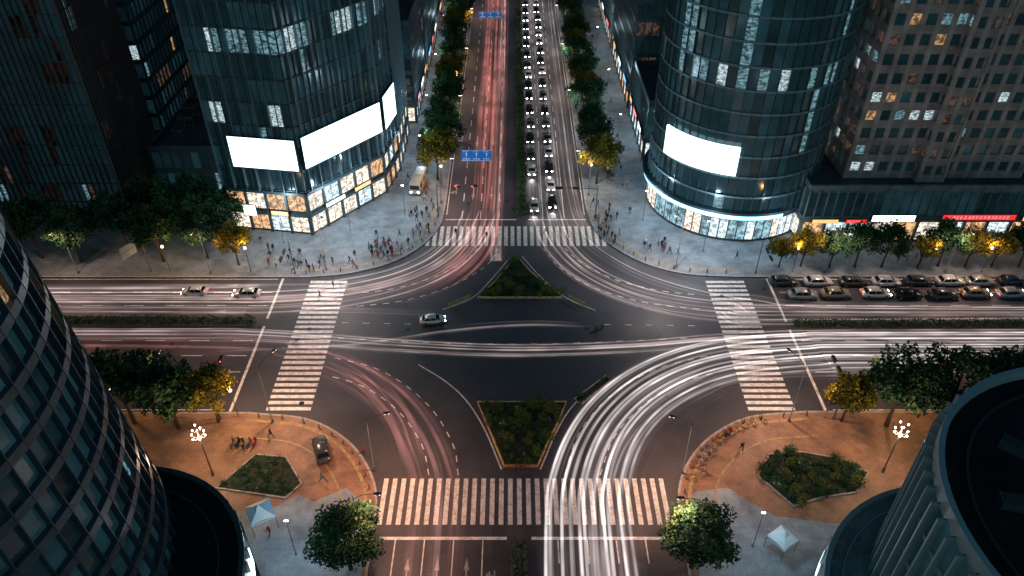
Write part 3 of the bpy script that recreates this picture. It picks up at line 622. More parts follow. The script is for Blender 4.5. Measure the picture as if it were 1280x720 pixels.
# ---------------------------------------------------------------- vehicles
CARP={}
for nm,c in (('white',(.6,.6,.6)),('black',(.012,.012,.015)),('silver',(.34,.35,.37)),('grey',(.07,.075,.08)),('red',(.16,.02,.018)),('blue',(.025,.04,.09)),('beige',(.3,.26,.2))): CARP[nm]=M('car_paint_'+nm,c,.25,.3)
TYRE=M('tyre_rubber',(.015,.015,.015),.85); RIMM=M('rim_alloy',(.4,.4,.42),.3,.9); CGL=M('car_glass',(.01,.013,.016),.05,0,spec=.8)
HLG=M('headlight_glow',(.8,.8,.8),.3,emit=(1,.95,.88),es=40); TLG=M('taillight_glow',(.3,.02,.02),.3,emit=(1,.05,.03),es=3); HLO=M('headlight_off',(.5,.5,.5),.15)
HLG.cycles.emission_sampling='NONE'; TLG.cycles.emission_sampling='NONE'
def car_parts():
    b=Geo(); S=[(-2.3,.70,.42,.72,.80),(-2.2,.82,.28,.80,.96),(-1.7,.89,.22,.84,1.0),(-.6,.91,.2,.84,.98),(.6,.91,.2,.84,.98),(1.15,.90,.2,.80,.95),(1.9,.86,.22,.72,.82),(2.2,.78,.28,.62,.70),(2.3,.62,.36,.55,.6)]
    b.loft([[(x,-w*.92,zb),(x,-w,zb*.5+zs*.5),(x,-w,zs),(x,-w*.84,zt),(x,0,zt+.02),(x,w*.84,zt),(x,w,zs),(x,w,zb*.5+zs*.5),(x,w*.92,zb)] for x,w,zb,zs,zt in S])
    b.loft([[(x,-w,z),(x,w,z),(x,w*.93,z+.05),(x,0,z+.07),(x,-w*.93,z+.05)] for x,w,z in ((-1.4,.62,1.33),(-.7,.71,1.42),(.2,.71,1.42),(.55,.64,1.36))])
    for s in (-1,1):
        b.tube([(1.15,s*.78,.92),(.42,s*.62,1.4)],.04,4); b.tube([(-.35,s*.84,.93),(-.35,s*.66,1.42)],.045,4); b.tube([(-1.75,s*.76,.98),(-1.2,s*.6,1.39)],.06,4)
        b.box((.95,s*.98,.98),(.16,.18,.11))
    gl=Geo(); gl.loft([[(x,-w,.9),(x,-w2,z),(x,w2,z),(x,w,.9)] for x,w,w2,z in ((-1.85,.74,.72,1.0),(-1.3,.82,.62,1.36),(-.5,.84,.67,1.43),(.1,.84,.67,1.43),(.5,.82,.62,1.37),(1.2,.78,.72,.95))])
    wh=Geo(); ring=lambda r,y:[(r*math.cos(k*math.pi/7),y,r*math.sin(k*math.pi/7)) for k in range(14)]
    wh.loft([ring(.29,-.12),ring(.33,-.09),ring(.33,.09),ring(.29,.12)]); wh.loft([ring(.2,-.13),ring(.2,.13)],1)
    hl=Geo(); hl.loft([[(-.12,-.2,-.05),(-.12,.2,-.05),(-.12,.2,.1),(-.12,-.2,.1)],[(.1,-.17,-.07),(.1,.17,-.07),(.06,.17,.07),(.06,-.17,.07)]]); tl=Geo(); tl.box((0,0,0),(.1,.34,.14))
    return b.mesh('body',[CARP['white']],True),gl.mesh('window',[CGL]),wh.mesh('wheel',[TYRE,RIMM]),hl.mesh('headlight',[HLG]),tl.mesh('taillight',[TLG])
CB,CW,CWH,CH,CT=car_parts()
CHO=CH.copy(); CHO.materials[0]=HLO; CHO.name='headlight'
TLO=M('taillight_off',(.15,.01,.01),.3); CTO=CT.copy(); CTO.materials[0]=TLO; CTO.name='taillight'
def proto(lit):
    e=bpy.data.objects.new('car',None); COL.objects.link(e); ks=[]
    bo=ob('body',CB,parent=e); bo.material_slots[0].link='OBJECT'; ks.append(bo); ks.append(ob('window',CW,parent=e))
    for x in (-1.4,1.42):
        for s in (-1,1): ks.append(ob('wheel',CWH,(x,s*.8,.33),parent=e))
    for s in (-1,1): ks.append(ob('headlight',CH if lit else CHO,(2.2,s*.55,.62),parent=e)); ks.append(ob('taillight',CT if lit else CTO,(-2.25,s*.58,.76),parent=e))
    return e,ks
PL=proto(True); PO=proto(False)
def car(x,y,rot,col,lit=True,z=0,label=None,grp=None,s=1,beam=0):
    src,ks=PL if lit else PO
    out=copy_tree(src,ks,(x,y,z),rot,s,category='car',label=label or f'{col} car with lit headlights queueing on the avenue')
    out[0].name='car'
    if grp: out[0]['group']=grp
    out[1].material_slots[0].link='OBJECT'; out[1].material_slots[0].material=CARP[col]
    if beam:
        l=bpy.data.lights.new('headlight_beam','SPOT'); l.energy=beam; l.color=(1,.95,.9); l.spot_size=math.radians(70); l.spot_blend=.7; l.shadow_soft_size=.1
        o=bpy.data.objects.new('headlight_beam',l); COL.objects.link(o); o.parent=out[0]; o.location=(2.4,0,.65); o.rotation_euler=(0,math.radians(-78),0)
    return out
cols=['black','black','black','grey','grey','black','white','silver','blue','grey','grey','black']
for ln,x in ((0,4.1),(1,7.6)):
    y=122.5+ln*1.2
    for i in range(19):
        c=R.choice(cols)
        if not(i==1 and ln==0) : car(x+R.uniform(-.2,.2),y,-math.pi/2,c,grp='cars queueing on the avenue',beam=300 if (i<3) else 0,s=.93)
        y+=R.uniform(6.2,8.2)
cols2=['black','white','grey','silver','white','blue','white','silver','beige']
for x in (46,51.8,57.6,62.9,68.4,74,79.4,85): c=R.choice(cols2); car(x+R.uniform(-.4,.4),95.6+R.uniform(-.25,.25),R.uniform(-.03,.03),c,R.random()<.4,grp='cars queueing beside the kerb',label=f'{c} car in a dense line beside the kerb')
for x in (43.9,49.9,55.3,60.9,66,71.2,76.4,81.6,87): c=R.choice(cols2); car(x+R.uniform(-.3,.3),98.9+R.uniform(-.15,.15),R.uniform(-.02,.02),c,False,grp='cars queueing beside the kerb',label=f'{c} car in a dense line beside the kerb')
car(-50.8,96.2,math.pi,'white',True,label='white car driving beside light trails',s=.9); car(-42.3,95.7,math.pi,'white',True,label='pale car nearing the stop line',s=.95)
car(-12.1,89.2,.12,'white',True,label='pale silver car crossing the junction',s=.85); car(-24,63.5,math.radians(112),'grey',False,z=.13,label='dark grey car stopped on the brick pavement')
for o in (PL[0],PO[0]):
    for k in list(o.children): bpy.data.objects.remove(k)
    bpy.data.objects.remove(o)
e=bpy.data.objects.new('minibus',None); COL.objects.link(e); e.location=(-18.2,130,.13); e.rotation_euler=(0,0,-math.pi/2-.12); e['label']='cream minibus standing beside the tower'; e['category']='bus'
g=Geo(); rr=lambda x,w,z0,z1:[(x,-w,z0),(x,-w,z1-.25),(x,-w+.2,z1),(x,w-.2,z1),(x,w,z1-.25),(x,w,z0)]
g.loft([rr(-3.5,1.0,.45,2.6),rr(-3.4,1.08,.35,2.75),rr(3.2,1.08,.35,2.75),rr(3.5,1.0,.45,2.5)]); g.box((-.8,0,2.85),(2,1.2,.2)); ob('body',g.mesh('body',[M('cream_paint',(.34,.30,.24),.35)]),parent=e)
for s in (-1,1):
    for k in range(5): g=Geo(); g.box((0,0,0),(1.1,.03,.8)); ob('window',g.mesh('window',[WWARM if k%2 else CGL]),(-2.7+k*1.25,s*1.09,1.9),parent=e)
    for x in (-2.2,2.3): ob('wheel',CWH,(x,s*.95,.42),parent=e,scale=(1.25,1.2,1.25))
    ob('headlight',CH,(3.46,s*.7,.85),parent=e)
g=Geo(); g.box((0,0,0),(.05,1.8,.9)); ob('windscreen',g.mesh('windscreen',[CGL]),(3.48,0,1.85),parent=e)
# ---------------------------------------------------------------- two wheelers
def bike_meshes():
    fr=Geo(); 
    for a,b in (((-.5,0,.33),(-.1,0,.3)),((-.1,0,.3),(.35,0,.75)),((-.1,0,.3),(-.22,0,.82)),((-.22,0,.78),(.33,0,.78)),((-.5,0,.33),(-.22,0,.75)),((.52,0,.33),(.32,0,.95))): fr.tube([a,b],.022,5)
    fr.tube([(.3,-.27,.98),(.34,0,.96),(.3,.27,.98)],.02,5); fr.box((-.24,0,.86),(.26,.14,.06))
    w=Geo(); n=14
    rings=[]
    for k in range(n+1):
        a=2*math.pi*k/n; c=Vector((math.cos(a)*.32,0,math.sin(a)*.32)); u=c.normalized(); rings.append([c+u*.025,c+Vector((0,.025,0)),c-u*.025,c-Vector((0,.025,0))])
    w.loft(rings,cap=False)
    for k in range(6): a=k*math.pi/6; w.tube([(math.cos(a)*.31,0,math.sin(a)*.31),(-math.cos(a)*.31,0,-math.sin(a)*.31)],.008,3)
    return fr,w
bf,bw=bike_meshes(); FM=[bf.mesh('frame',[M('bike_'+n,c,.4)]) for n,c in (('orange',(.5,.15,.03)),('blue',(.03,.15,.4)),('yellow',(.5,.35,.05)))]; WM=bw.mesh('wheel',[TYRE])
def bike(x,y,a,k=None):
    e=bpy.data.objects.new('bicycle',None); COL.objects.link(e); e.location=(x,y,.13); e.rotation_euler=(0,0,a); e['category']='bicycle'
    k=R.randrange(3) if k is None else k; e['label']=('orange','blue','yellow')[k]+' shared bicycle parked near the kerb'; e['group']='bicycles parked near the kerb'
    ob('frame',FM[k],parent=e); ob('wheel',WM,(-.5,0,.345),parent=e); ob('wheel',WM,(.52,0,.345),parent=e)
for i in range(14):
    t=i/13; q=arcSE[4+int(t*14)]; q2=Vector(q)+ (Vector((39,52))-Vector(q)).normalized()*1.3
    bike(q2.x+R.uniform(-.2,.2),q2.y+R.uniform(-.2,.2),math.atan2(q2.y-52,q2.x-39)+R.uniform(-.15,.15))
sb=Geo(); sb.loft([[(x,-w,z0),(x,w,z0),(x,w*.8,z1),(x,-w*.8,z1)] for x,w,z0,z1 in ((-.75,.1,.55,.7),(-.5,.17,.4,.8),(-.1,.17,.35,.78),(0,.16,.25,.35),(.35,.16,.25,.35),(.42,.18,.3,.9),(.55,.12,.5,1.0))]); sb.tube([(.3,-.3,1.05),(.42,0,1.0),(.3,.3,1.05)],.025,5); sb.box((-.3,0,.82),(.6,.26,.08))
SBM=[sb.mesh('body',[M('scooter_'+n,c,.35)]) for n,c in (('red',(.25,.02,.015)),('grey',(.12,.12,.13)),('black',(.02,.02,.02)))]
def scooter(x,y,a,k=0,z=.13):
    e=bpy.data.objects.new('motor_scooter',None); COL.objects.link(e); e.location=(x,y,z); e.rotation_euler=(0,0,a); e['category']='scooter'; e['label']=('red','grey','black')[k]+' motor scooter standing on the pavement'; e['group']='motor scooters'
    ob('body',SBM[k],parent=e)
    for xx in (-.5,.55): ob('wheel',CWH,(xx,0,.24),parent=e,scale=(.72,.5,.72))
for i in range(5): scooter(-35.6+i*.7,64.6+R.uniform(-.15,.15),math.pi/2+R.uniform(-.3,.3),R.choice((0,1,2,2)))
for i in range(10): scooter(-19.6,146+i*.9,R.uniform(-.2,.2),R.randrange(3))
for i in range(12): scooter(19.8,134+i*.9,math.pi+R.uniform(-.2,.2),R.randrange(3))
scooter(13.2,87.6,.3,1,0)
# ---------------------------------------------------------------- people
SKIN=M('skin',(.45,.28,.2),.6); HAIR=M('hair',(.02,.015,.012),.6)
CLO=[M('cloth_'+n,c,.85) for n,c in (('black',(.02,.02,.022)),('white',(.6,.6,.58)),('navy',(.03,.04,.1)),('red',(.3,.03,.03)),('grey',(.18,.18,.19)),('denim',(.06,.1,.18)),('tan',(.35,.26,.16)),('teal',(.03,.16,.17)))]
CN=['black','white','navy','red','grey','denim','tan','teal']
def person_mesh(pose,top,bot):
    st={'stand':(.09,-.04,.05,.05),'walk':(.36,-.34,.28,-.26),'stride':(.48,-.42,-.35,.38)}[pose]; a,b,c,d=st
    V=[((0,0,.95),.13),((0,0,1.15),.12),((.01,0,1.36),.135),((.01,0,1.48),.06),((.02,0,1.56),.075),((.03,0,1.66),.1),((.02,0,1.74),.05),
       ((0,.1,.9),.1),((a*.5+.03,.1,.5),.062),((a-.04,.1,.09),.042),((a+.12,.1,.035),.035),
       ((0,-.1,.9),.1),((b*.5+.05,-.1,.5),.062),((b-.04,-.1,.1),.042),((b+.11,-.1,.035),.035),
       ((0,.2,1.4),.06),((c*.4-.02,.25,1.13),.045),((c,.24,.9),.034),((c+.06,.23,.82),.032),
       ((0,-.2,1.4),.06),((d*.4-.02,-.25,1.13),.045),((d,-.24,.9),.034),((d+.06,-.23,.82),.032)]
    E=[(0,1),(1,2),(2,3),(3,4),(4,5),(5,6),(0,7),(7,8),(8,9),(9,10),(0,11),(11,12),(12,13),(13,14),(2,15),(15,16),(16,17),(17,18),(2,19),(19,20),(20,21),(21,22)]
    me=bpy.data.meshes.new('p'); me.from_pydata([v[0] for v in V],E,[]); o=bpy.data.objects.new('p',me); COL.objects.link(o)
    sk=o.modifiers.new('s','SKIN'); sk.use_smooth_shade=True
    for i,v in enumerate(V): me.skin_vertices[0].data[i].radius=(v[1],v[1]*(1.35 if i in (1,2) else 1)); me.skin_vertices[0].data[i].use_root=(i==0)
    o.modifiers.new('b','SUBSURF').levels=1
    dg=bpy.context.evaluated_depsgraph_get(); m2=bpy.data.meshes.new_from_object(o.evaluated_get(dg)); m2.name='person'
    m2.materials.clear()
    for m in (SKIN,HAIR,CLO[top],CLO[bot],CLO[0]): m2.materials.append(m)
    for p in m2.polygons:
        q=p.center; mi=2
        if q.z<.09: mi=4
        elif q.z<.95 and abs(q.y)<.19: mi=3
        elif q.z<.9: mi=0
        elif q.z>1.5: mi=1 if (q.z>1.68 or q.x<-.0) else 0
        p.material_index=mi
    bpy.data.objects.remove(o); return m2
PM=[]
for pose in ('stand','walk','stride'):
    for t,b in ((0,5),(1,0),(0,0),(2,4),(7,0),(6,2),(3,0)): PM.append((pose,t,b,person_mesh(pose,t,b)))
def person(x,y,z=.13,a=None):
    pose,t,b,m=R.choice(PM); o=ob('person',m,(x,y,z),R.uniform(0,6.28) if a is None else a); s=R.uniform(.92,1.05); o.scale=(s,s,s)
    o['label']=f"person in {CN[t]} top and {CN[b]} trousers {'standing' if pose=='stand' else 'walking'} outdoors"; o['category']='person'; o['group']='pedestrians at the junction'
def crowd(n,cx,cy,rx,ry):
    for _ in range(n):
        for t in range(20):
            x=R.gauss(cx,rx); y=R.gauss(cy,ry)
            if not(inside((x,y),kNW+[(-FAR,FAR)]) or inside((x,y),kNE+[(FAR,FAR)])): continue
            if inside((x,y),fp2) or ((x-T4[0])**2+(y-T4[1])**2)<17**2 or (y>110 and (x>44 or x<-50)): continue
            person(x,y); break
crowd(16,-33,104,3,1.3); crowd(24,-22,108,3,2); crowd(18,-16,116,1.2,4); crowd(10,-17,126,1.2,5); crowd(8,-40,107,3,1.5)
crowd(22,17.5,117,1.5,5); crowd(12,24,108,3,2); crowd(12,20,140,2,8); crowd(8,-18,160,1.2,14); crowd(18,21,170,2,22); crowd(10,60,106,16,1); crowd(8,-18,205,1,20)
for x,y in ((-24,112.5),(-29,98),(-30.5,95)): person(x,y,.13 if y>105 else 0)
for x,y in ((-10,113),(-4.5,112),(6,113.5)): person(x,y,.0)
for x,y in ((-18.6,63.1),(-31,66),(-27.5,51.5),(-23,59),(24.5,62.5),(27.2,65.6),(29,63.8),(23.5,60)): person(x,y)
scooter(28,66.4,.8,0)
# ---------------------------------------------------------------- street furniture
def traffic_light(x,y,ang,arm=6):
    e=bpy.data.objects.new('traffic_light',None); COL.objects.link(e); e.location=(x,y,.13); e.rotation_euler=(0,0,ang); e['label']='overhead traffic signal on a cantilever steel pole'; e['category']='traffic light'; e['group']='traffic signals'
    g=Geo(); g.tube([(0,0,0),(0,0,6.4)],[.11,.08],8); g.tube([(0,0,6.1),(arm,0,6.4)],[.06,.04],6); g.box((0,0,.1),(.4,.4,.2)); ob('pole',g.mesh('pole',[STEEL]),parent=e)
    for xx in ((arm*.55,arm-.2) if arm>4 else (arm-.2,)):
        g=Geo(); g.box((0,0,0),(1.2,.2,.4)); 
        for k in range(3): g.box((-.39+k*.39,-.2,.16),(.34,.2,.04))
        h=ob('signal_housing',g.mesh('signal_housing',[DARK]),(xx,0,6.25),parent=e)
        for k in range(3):
            g=Geo(); g.loft([[(.14*math.cos(q*math.pi/5),yy,.14*math.sin(q*math.pi/5)) for q in range(10)] for yy in (-.14,-.11)]); ob('signal_lens',g.mesh('signal_lens',[M('lens_red',(.3,0,0),emit=(1,.05,.02),es=9) if k==0 else DARK]),(-.39+k*.39,0,0),parent=h)
traffic_light(-13.6,119.6,0,7); traffic_light(15.3,118.8,math.pi,7); traffic_light(-38.6,69.2,math.pi/2,5); traffic_light(42.5,69.2,math.pi/2,5); traffic_light(-36,101.6,-math.pi/2,5); traffic_light(40.5,101.8,-math.pi/2,5)
def gantry(x,y,sx,w,h,lab):
    e=bpy.data.objects.new('road_sign',None); COL.objects.link(e); e.location=(x,y,.13); e['label']=lab; e['category']='road sign'
    g=Geo(); g.tube([(0,0,0),(0,0,7.2)],[.16,.12],8); L=sx-x
    for z in (6.0,6.9): g.tube([(0,0,z),(L+w*.45,0,z)],.07,6)
    for k in range(6): q=(L+w*.45)*k/6; g.tube([(q,0,6.0),(q+(L+w*.45)/6,0,6.9)],.03,4)
    ob('pole',g.mesh('pole',[STEEL]),parent=e)
    g=Geo(); g.box((0,0,0),(w,.1,h)); 
    for sz in (h/2-.08,-h/2+.08): g.box((0,-.06,sz),(w-.1,.02,.04),0,1)
    rr_=random.Random(int(y))
    for k in range(3):
        cx=-w/2+w*(k+.5)/3; g.add([(cx-.15,-.07,h*.1),(cx+.15,-.07,h*.1),(cx,-.07,h*.28)],[(0,1,2)],1); g.box((cx,-.07,-h*.03),(.07,.02,h*.25),0,1)
        for q in range(5): g.box((cx-.55+.27*q,-.07,-h/2+.45+rr_.uniform(-.03,.03)),(.17,.02,.14),0,1); g.box((cx-.55+.27*q,-.07,h/2-.35),(.13,.02,.12),0,1) if q<4 else None
    ob('sign_panel',g.mesh('sign_panel',[BLUS,WPAINT]),(L,-.15,6.45),parent=e)
gantry(-14,131,-6.8,5.8,2.3,'large blue road sign with white arrows over the avenue'); gantry(-14,214,-6,6.5,1.7,'distant blue road sign with white arrows')
e=bpy.data.objects.new('road_sign',None); COL.objects.link(e); e.location=(-60,102,.13); e.rotation_euler=(0,0,1.1); e['label']='grey rectangular road sign panel seen from behind'; e['category']='road sign'
g=Geo(); g.tube([(0,0,0),(0,0,6.5)],[.12,.09],8); g.tube([(0,0,6),(-3.8,0,6)],.06,6); ob('pole',g.mesh('pole',[STEEL]),parent=e)
g=Geo(); g.box((-2.6,0,5.9),(2.8,.08,2.2)); 
for k in range(3): g.box((-2.6,.06,5.1+k*.8),(2.8,.05,.08)) 
ob('sign_panel',g.mesh('sign_panel',[M('sign_back',(.4,.44,.47),.5,.1)]),parent=e)
def tent(x,y,a,c,s=1.6):
    e=bpy.data.objects.new('canopy_tent',None); COL.objects.link(e); e.location=(x,y,.134); e.rotation_euler=(0,0,a); e['label']='small pyramid canopy tent on the plaza'; e['category']='tent'; e['group']='canopy tents'
    g=Geo()
    for i in range(4):
        A=[(-s,-s),(s,-s),(s,s),(-s,s)]; p,q=A[i],A[(i+1)%4]; m=((p[0]+q[0])/2*.96,(p[1]+q[1])/2*.96,2.3)
        g.add([(*p,2.2),m,(*q,2.2),(q[0]*.35,q[1]*.35,2.85),(0,0,3.5),(p[0]*.35,p[1]*.35,2.85)],[(0,1,2,3,5),(5,3,4)],i%2)
        g.add([(*p,2.2),(*q,2.2),(*q,1.9),(*p,1.9)],[(0,1,2,3)],0)
    ob('canopy',g.mesh('canopy',[M('tent_white',(.6,.66,.7),.7),M('tent_'+c[0],c[1],.7)]),parent=e)
    for sx in (-1,1):
        for sy in (-1,1): g=Geo(); g.tube([(sx*s*.97,sy*s*.97,0),(sx*s*.97,sy*s*.97,2.2)],.04,6); ob('leg',g.mesh('leg',[STEEL]),parent=e)
tent(-28.6,53.0,.5,('blue',(.15,.38,.58)),1.4); tent(29.8,49.6,.6,('pale',(.5,.6,.68)),1.2)
g=Geo(); g.tube([(0,0,0),(0,0,.75),(0,0,.8)],[.11,.1,.05],8); g.tube([(0,0,.6),(0,0,.66)],.115,8,1); BOL=g.mesh('bollard',[STEEL,PAINTY])
for arc,dd in ((arcNW,-.9),(arcNE,-.9),(arcSW,-.8),(arcSE,-.8)):
    for p in offs(arc,dd)[::2]: ob('bollard',BOL,(p[0],p[1],.13),label='short steel bollard along the curved kerb',category='bollard',group='bollards along the kerb')
def fence(x0,y0,x1,y1,mat):
    g=Geo(); L=math.hypot(x1-x0,y1-y0); n=max(2,int(L/.35)); a=math.atan2(y1-y0,x1-x0)
    g.box((L/2,0,.95),(L,.06,.08)); g.box((L/2,0,.3),(L,.05,.06))
    for k in range(n+1): g.box((L*k/n,0,.5),(.05,.05,.95))
    ob('guard_rail',g.mesh('guard_rail',[mat]),(x0,y0,.01),a,label='low coloured guard rail beside the traffic island',category='fence')
RAIL=M('yellow_rail',(.55,.36,.12),.5)
fence(-9.9,92.4,-6.6,94.8,RAIL); fence(9.0,94.6,11.4,92.6,RAIL); fence(-1,60.9,3.2,60.9,M('red_sign_strip',(.35,.06,.03),.6))  # red rail stands in for a small lit red sign
# ---------------------------------------------------------------- light trails (luminous streaks over the carriageway)
def trailmat(name,col,es,freq,thr=.5,haze=.08,soft=.25,plain=False):
    m=bpy.data.materials.new(name); m.use_nodes=True; t=m.node_tree; t.nodes.clear(); N=t.nodes.new; L=t.links.new
    out=N('ShaderNodeOutputMaterial'); uv=N('ShaderNodeUVMap'); sx=N('ShaderNodeSeparateXYZ'); L(uv.outputs[0],sx.inputs[0])
    def mth(op,a,b=None,c=None):
        n=N('ShaderNodeMath'); n.operation=op
        for i,v in enumerate((a,b,c)):
            if v is None: continue
            if isinstance(v,(int,float)): n.inputs[i].default_value=v
            else: L(v,n.inputs[i])
        return n.outputs[0]
    def noise(f,l,det,off):
        cx=N('ShaderNodeCombineXYZ'); L(mth('MULTIPLY',sx.outputs[0],f),cx.inputs[0]); L(mth('ADD',mth('MULTIPLY',sx.outputs[1],l),off),cx.inputs[1])
        n=N('ShaderNodeTexNoise'); n.noise_dimensions='2D'; n.inputs['Scale'].default_value=1; n.inputs['Detail'].default_value=det; L(cx.outputs[0],n.inputs['Vector']); return n.outputs['Fac']
    def smap(v,a,b):
        n=N('ShaderNodeMapRange'); n.interpolation_type='SMOOTHSTEP'; n.inputs['From Min'].default_value=a; n.inputs['From Max'].default_value=b; L(v,n.inputs['Value']); return n.outputs[0]
    brk=mth('ADD',mth('MULTIPLY',smap(noise(.2,.12,2,1.3),.35,.65),.6),.4)
    if plain: s=brk
    else:
        s1=mth('POWER',smap(noise(freq,.012,0,3.1),thr,thr+soft),2.0); s2=mth('MULTIPLY',smap(noise(freq*2.3,.02,1,9.7),thr+.02,thr+soft),.3)
        hz=mth('MULTIPLY',smap(noise(freq*.35,.015,1,5),.3,.75),haze)
        s=mth('MULTIPLY',mth('ADD',mth('ADD',s1,s2),hz),brk)
    at=N('ShaderNodeAttribute'); at.attribute_name='fade'; s=mth('MULTIPLY',s,at.outputs['Fac'])
    em=N('ShaderNodeEmission'); em.inputs['Color'].default_value=(*col,1); L(mth('MULTIPLY',s,es),em.inputs['Strength'])
    tr=N('ShaderNodeBsdfTransparent'); ad=N('ShaderNodeAddShader'); L(em.outputs[0],ad.inputs[0]); L(tr.outputs[0],ad.inputs[1]); L(ad.outputs[0],out.inputs['Surface'])
    m.cycles.emission_sampling='NONE'; return m
TZ=[.05]
def trail(pts,w0,w1,mat,fin=8,fout=8,label='streaks of light left by passing traffic',lanes=None):
    """one ribbon, or (lanes) several narrow ribbons side by side at the given start/end offsets"""
    P=[Vector((p.x,p.y)) for p in spline([(a,b,0) for a,b in pts],14)]
    S=[0]
    for i in range(1,len(P)): S.append(S[-1]+(P[i]-P[i-1]).length)
    T=S[-1]; K=8 if not lanes else 4; vs=[];fs=[];uv=[];fd=[]
    for (o0,o1,br) in (lanes or [(0,0,1)]):
        z=TZ[0]; TZ[0]+=.006 if not lanes else .001; base=len(vs)
        for i,p in enumerate(P):
            q_=min(1,S[i]/min(T,90)); w=w0+(w1-w0)*S[i]/T
            a=P[max(0,i-1)]; b=P[min(len(P)-1,i+1)]; t=(b-a).normalized(); n=Vector((t.y,-t.x)); c=p+n*(o0+(o1-o0)*q_)
            fe=min(1,S[i]/max(.1,fin))*min(1,(T-S[i])/max(.1,fout))*br
            for k in range(K+1):
                q=k/K-.5; pp=c+n*w*q; vs.append((pp.x,pp.y,z)); uv.append(((k/K)*w0*1.0+TZ[0]*500,S[i]+o0*17)); fd.append(fe*min(1,(1-abs(q*2))*(3.0 if not lanes else 1.6)) if 0<k<K else 0)
        for i in range(len(P)-1):
            for k in range(K): a=base+i*(K+1)+k; fs.append((a,a+1,a+K+2,a+K+1))
    me=bpy.data.meshes.new('light_trail'); me.from_pydata(vs,[],fs); me.materials.append(mat)
    ul=me.uv_layers.new(name='UVMap'); 
    for lp in me.loops: ul.data[lp.index].uv=uv[lp.vertex_index]
    at=me.attributes.new('fade','FLOAT','POINT'); at.data.foreach_set('value',fd)
    ob('light_trail',me,kind='stuff',label=label)
TW=trailmat('trail_white',(1,.82,.78),.34,2.1,.5,.10); TB=trailmat('trail_bright',(1,.88,.85),.20,1.8,.5,.16,.2); TP=trailmat('trail_pink',(1,.68,.62),.34,1.8,.48,.15); TR=trailmat('trail_red',(1,.30,.24),.30,1.3,.42,.6); TRD=trailmat('trail_red_dim',(1,.38,.34),.17,1.5,.47,.2)
TS=trailmat('trail_soft',(1,.82,.80),.18,2.0,.48,.2); TL=trailmat('trail_line',(1,.90,.88),1.15,1,plain=True); TLP=trailmat('trail_line_pink',(1,.74,.68),.50,1,plain=True)
NE=[(10.6,260),(10.6,160),(10.8,128),(12.3,115),(17,106.5),(25,99.6),(38,94.6),(60,92.4),(170,92.2)]
trail(NE,4.5,3.6,TW)
trail([(6.5,119),(7.8,111),(12.5,102),(21,95.4),(33,91.8),(50,91),(170,91)],7,3.4,TW,4)
trail([(6,124),(7.8,111),(12.5,102),(21,95.4),(33,92.2),(50,91.4),(170,91.2)],.36,.3,TLP,4,8,lanes=[(-2.6,-1.4,.9),(-1.5,-.9,.5),(-.2,-.2,.9),(1.1,.5,.6),(2.6,1.3,.7)])
trail([(5.5,270),(5.6,119)],7,7,TS,4,2)
trail([(-5.8,119),(-8,111),(-13,103),(-22,97.3),(-36,94.2),(-60,94),(-170,94)],8,5.5,TP,4)
trail([(-5.8,122),(-8,111),(-13,103),(-22,97.3),(-36,94.2),(-60,94),(-170,94)],.36,.3,TLP,4,8,lanes=[(-3,-2.2,.8),(-1.6,-1.2,.5),(.2,0,.9),(1.8,1,.5),(3.1,2.3,.9)])
trail([(-10,116),(-13,108.5),(-19,102.5),(-28,99),(-40,97.6),(-170,97.4)],2.6,3,TW,5)
trail([(-4.8,290),(-4.8,150),(-5,122),(-6.3,109),(-11.5,100),(-20,95)],8.5,6,TR,4,18)
trail([(-2.6,290),(-2.6,120),(-3,112)],3,3,TP,4,10)
SE=[(8.6,20),(8.6,50),(9.6,60),(13.6,69),(20.5,76),(30,80.6),(43,82.6),(60,83),(170,83)]
trail(SE,11.5,9,TB,4)
trail(SE,.5,.36,TL,4,8,lanes=[(-5.4,-3.6,.9),(-4.9,-3.2,.45),(-3.3,-2.3,.9),(-2.2,-1.5,.35),(-.9,-.9,.8),(-.3,-.4,.9),(1.2,.6,.4),(2.3,1.3,1),(2.9,1.8,.5),(4.4,3.0,.75),(5.4,4.0,.35)])
trail([(11,20),(11,48),(12.5,60),(17.5,69),(25,75),(34,78.5),(60,79.5),(170,79.5)],8,6,TS,4)
trail([(-8.8,20),(-8.8,52),(-9.8,61),(-14.5,70.5),(-22,77.5),(-33,82),(-50,84),(-170,84)],7,6,TRD,4)
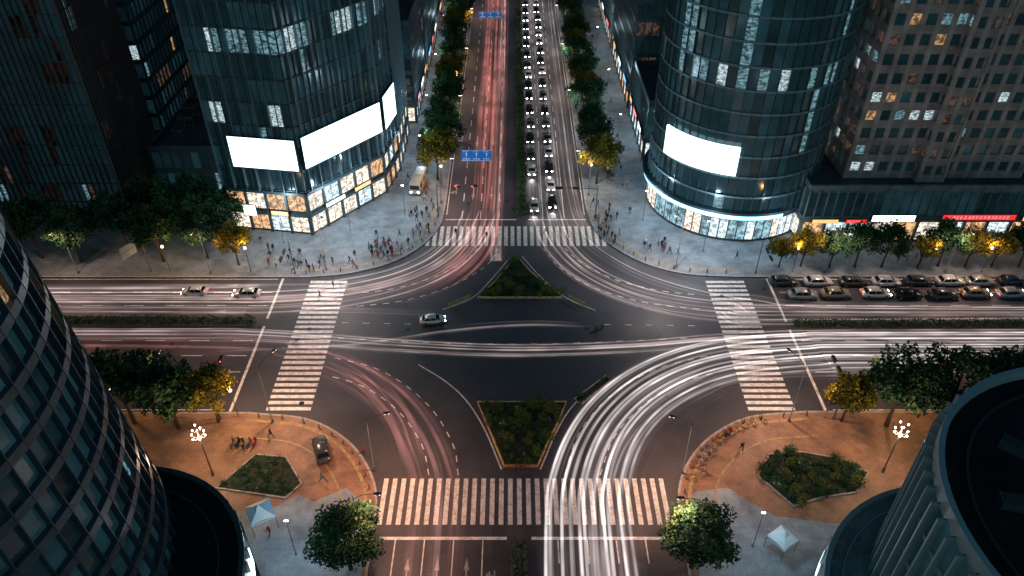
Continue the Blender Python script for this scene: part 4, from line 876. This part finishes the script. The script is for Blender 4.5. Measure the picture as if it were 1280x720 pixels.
trail([(-8.6,20),(-8.6,52),(-9,60),(-11,66)],1.8,1.2,TP,2,10)
trail([(-170,86.2),(-60,86.2),(-38,86),(-18,83.8),(0,82.6),(18,83.4),(34,85.2),(60,86),(170,86)],3.6,3.6,TW)
trail([(-170,86.2),(-60,86.2),(-38,86),(-18,83.8),(0,82.6),(18,83.4),(34,85.2),(60,86),(170,86)],.34,.34,TLP,8,8,lanes=[(-1.2,-1.2,.7),(0,0,.9),(.9,.9,.5)])
trail([(-44,82.8),(-24,84.2),(-10,87.2),(2,88.6),(12,88.2)],2.4,1.4,TS)
trail([(-170,91.6),(-60,91.8),(-36,92),(-22,91.6),(-10,90.8)],3,1.4,TS,4,14)
trail([(-170,96.4),(-60,96.4),(-37,96.6)],5,5,TW,4,10)
trail([(-26,81),(-20,76),(-15,69),(-12,61)],5,4,TRD,6,6)
# ---------------------------------------------------------------- world, moon, camera
w=bpy.data.worlds.new('World'); sc.world=w; w.use_nodes=True; t=w.node_tree; bg=t.nodes['Background']
sk=t.nodes.new('ShaderNodeTexSky'); sk.sky_type='NISHITA'; sk.sun_disc=False; sk.sun_elevation=math.radians(28); sk.sun_rotation=math.radians(200); sk.ozone_density=5
vm=t.nodes.new('ShaderNodeVectorMath'); vm.operation='MULTIPLY'; vm.inputs[1].default_value=(.55,1.1,.95)
t.links.new(sk.outputs[0],vm.inputs[0]); t.links.new(vm.outputs[0],bg.inputs['Color']); bg.inputs['Strength'].default_value=.036
s=bpy.data.lights.new('sun','SUN'); s.energy=.07; s.angle=math.radians(5); s.color=(.55,.85,1); so=bpy.data.objects.new('sun',s); COL.objects.link(so); so.rotation_euler=(math.radians(62),0,math.radians(20))
cam=bpy.data.cameras.new('camera'); cam.sensor_width=36; cam.lens=950/1280*36; cam.clip_end=6000; cam.clip_start=.5
co=bpy.data.objects.new('camera',cam); COL.objects.link(co); co.location=(0,0,CAMH); co.rotation_euler=(math.pi/2-PITCH,0,0); sc.camera=co
print('OBJ',len(bpy.data.objects))
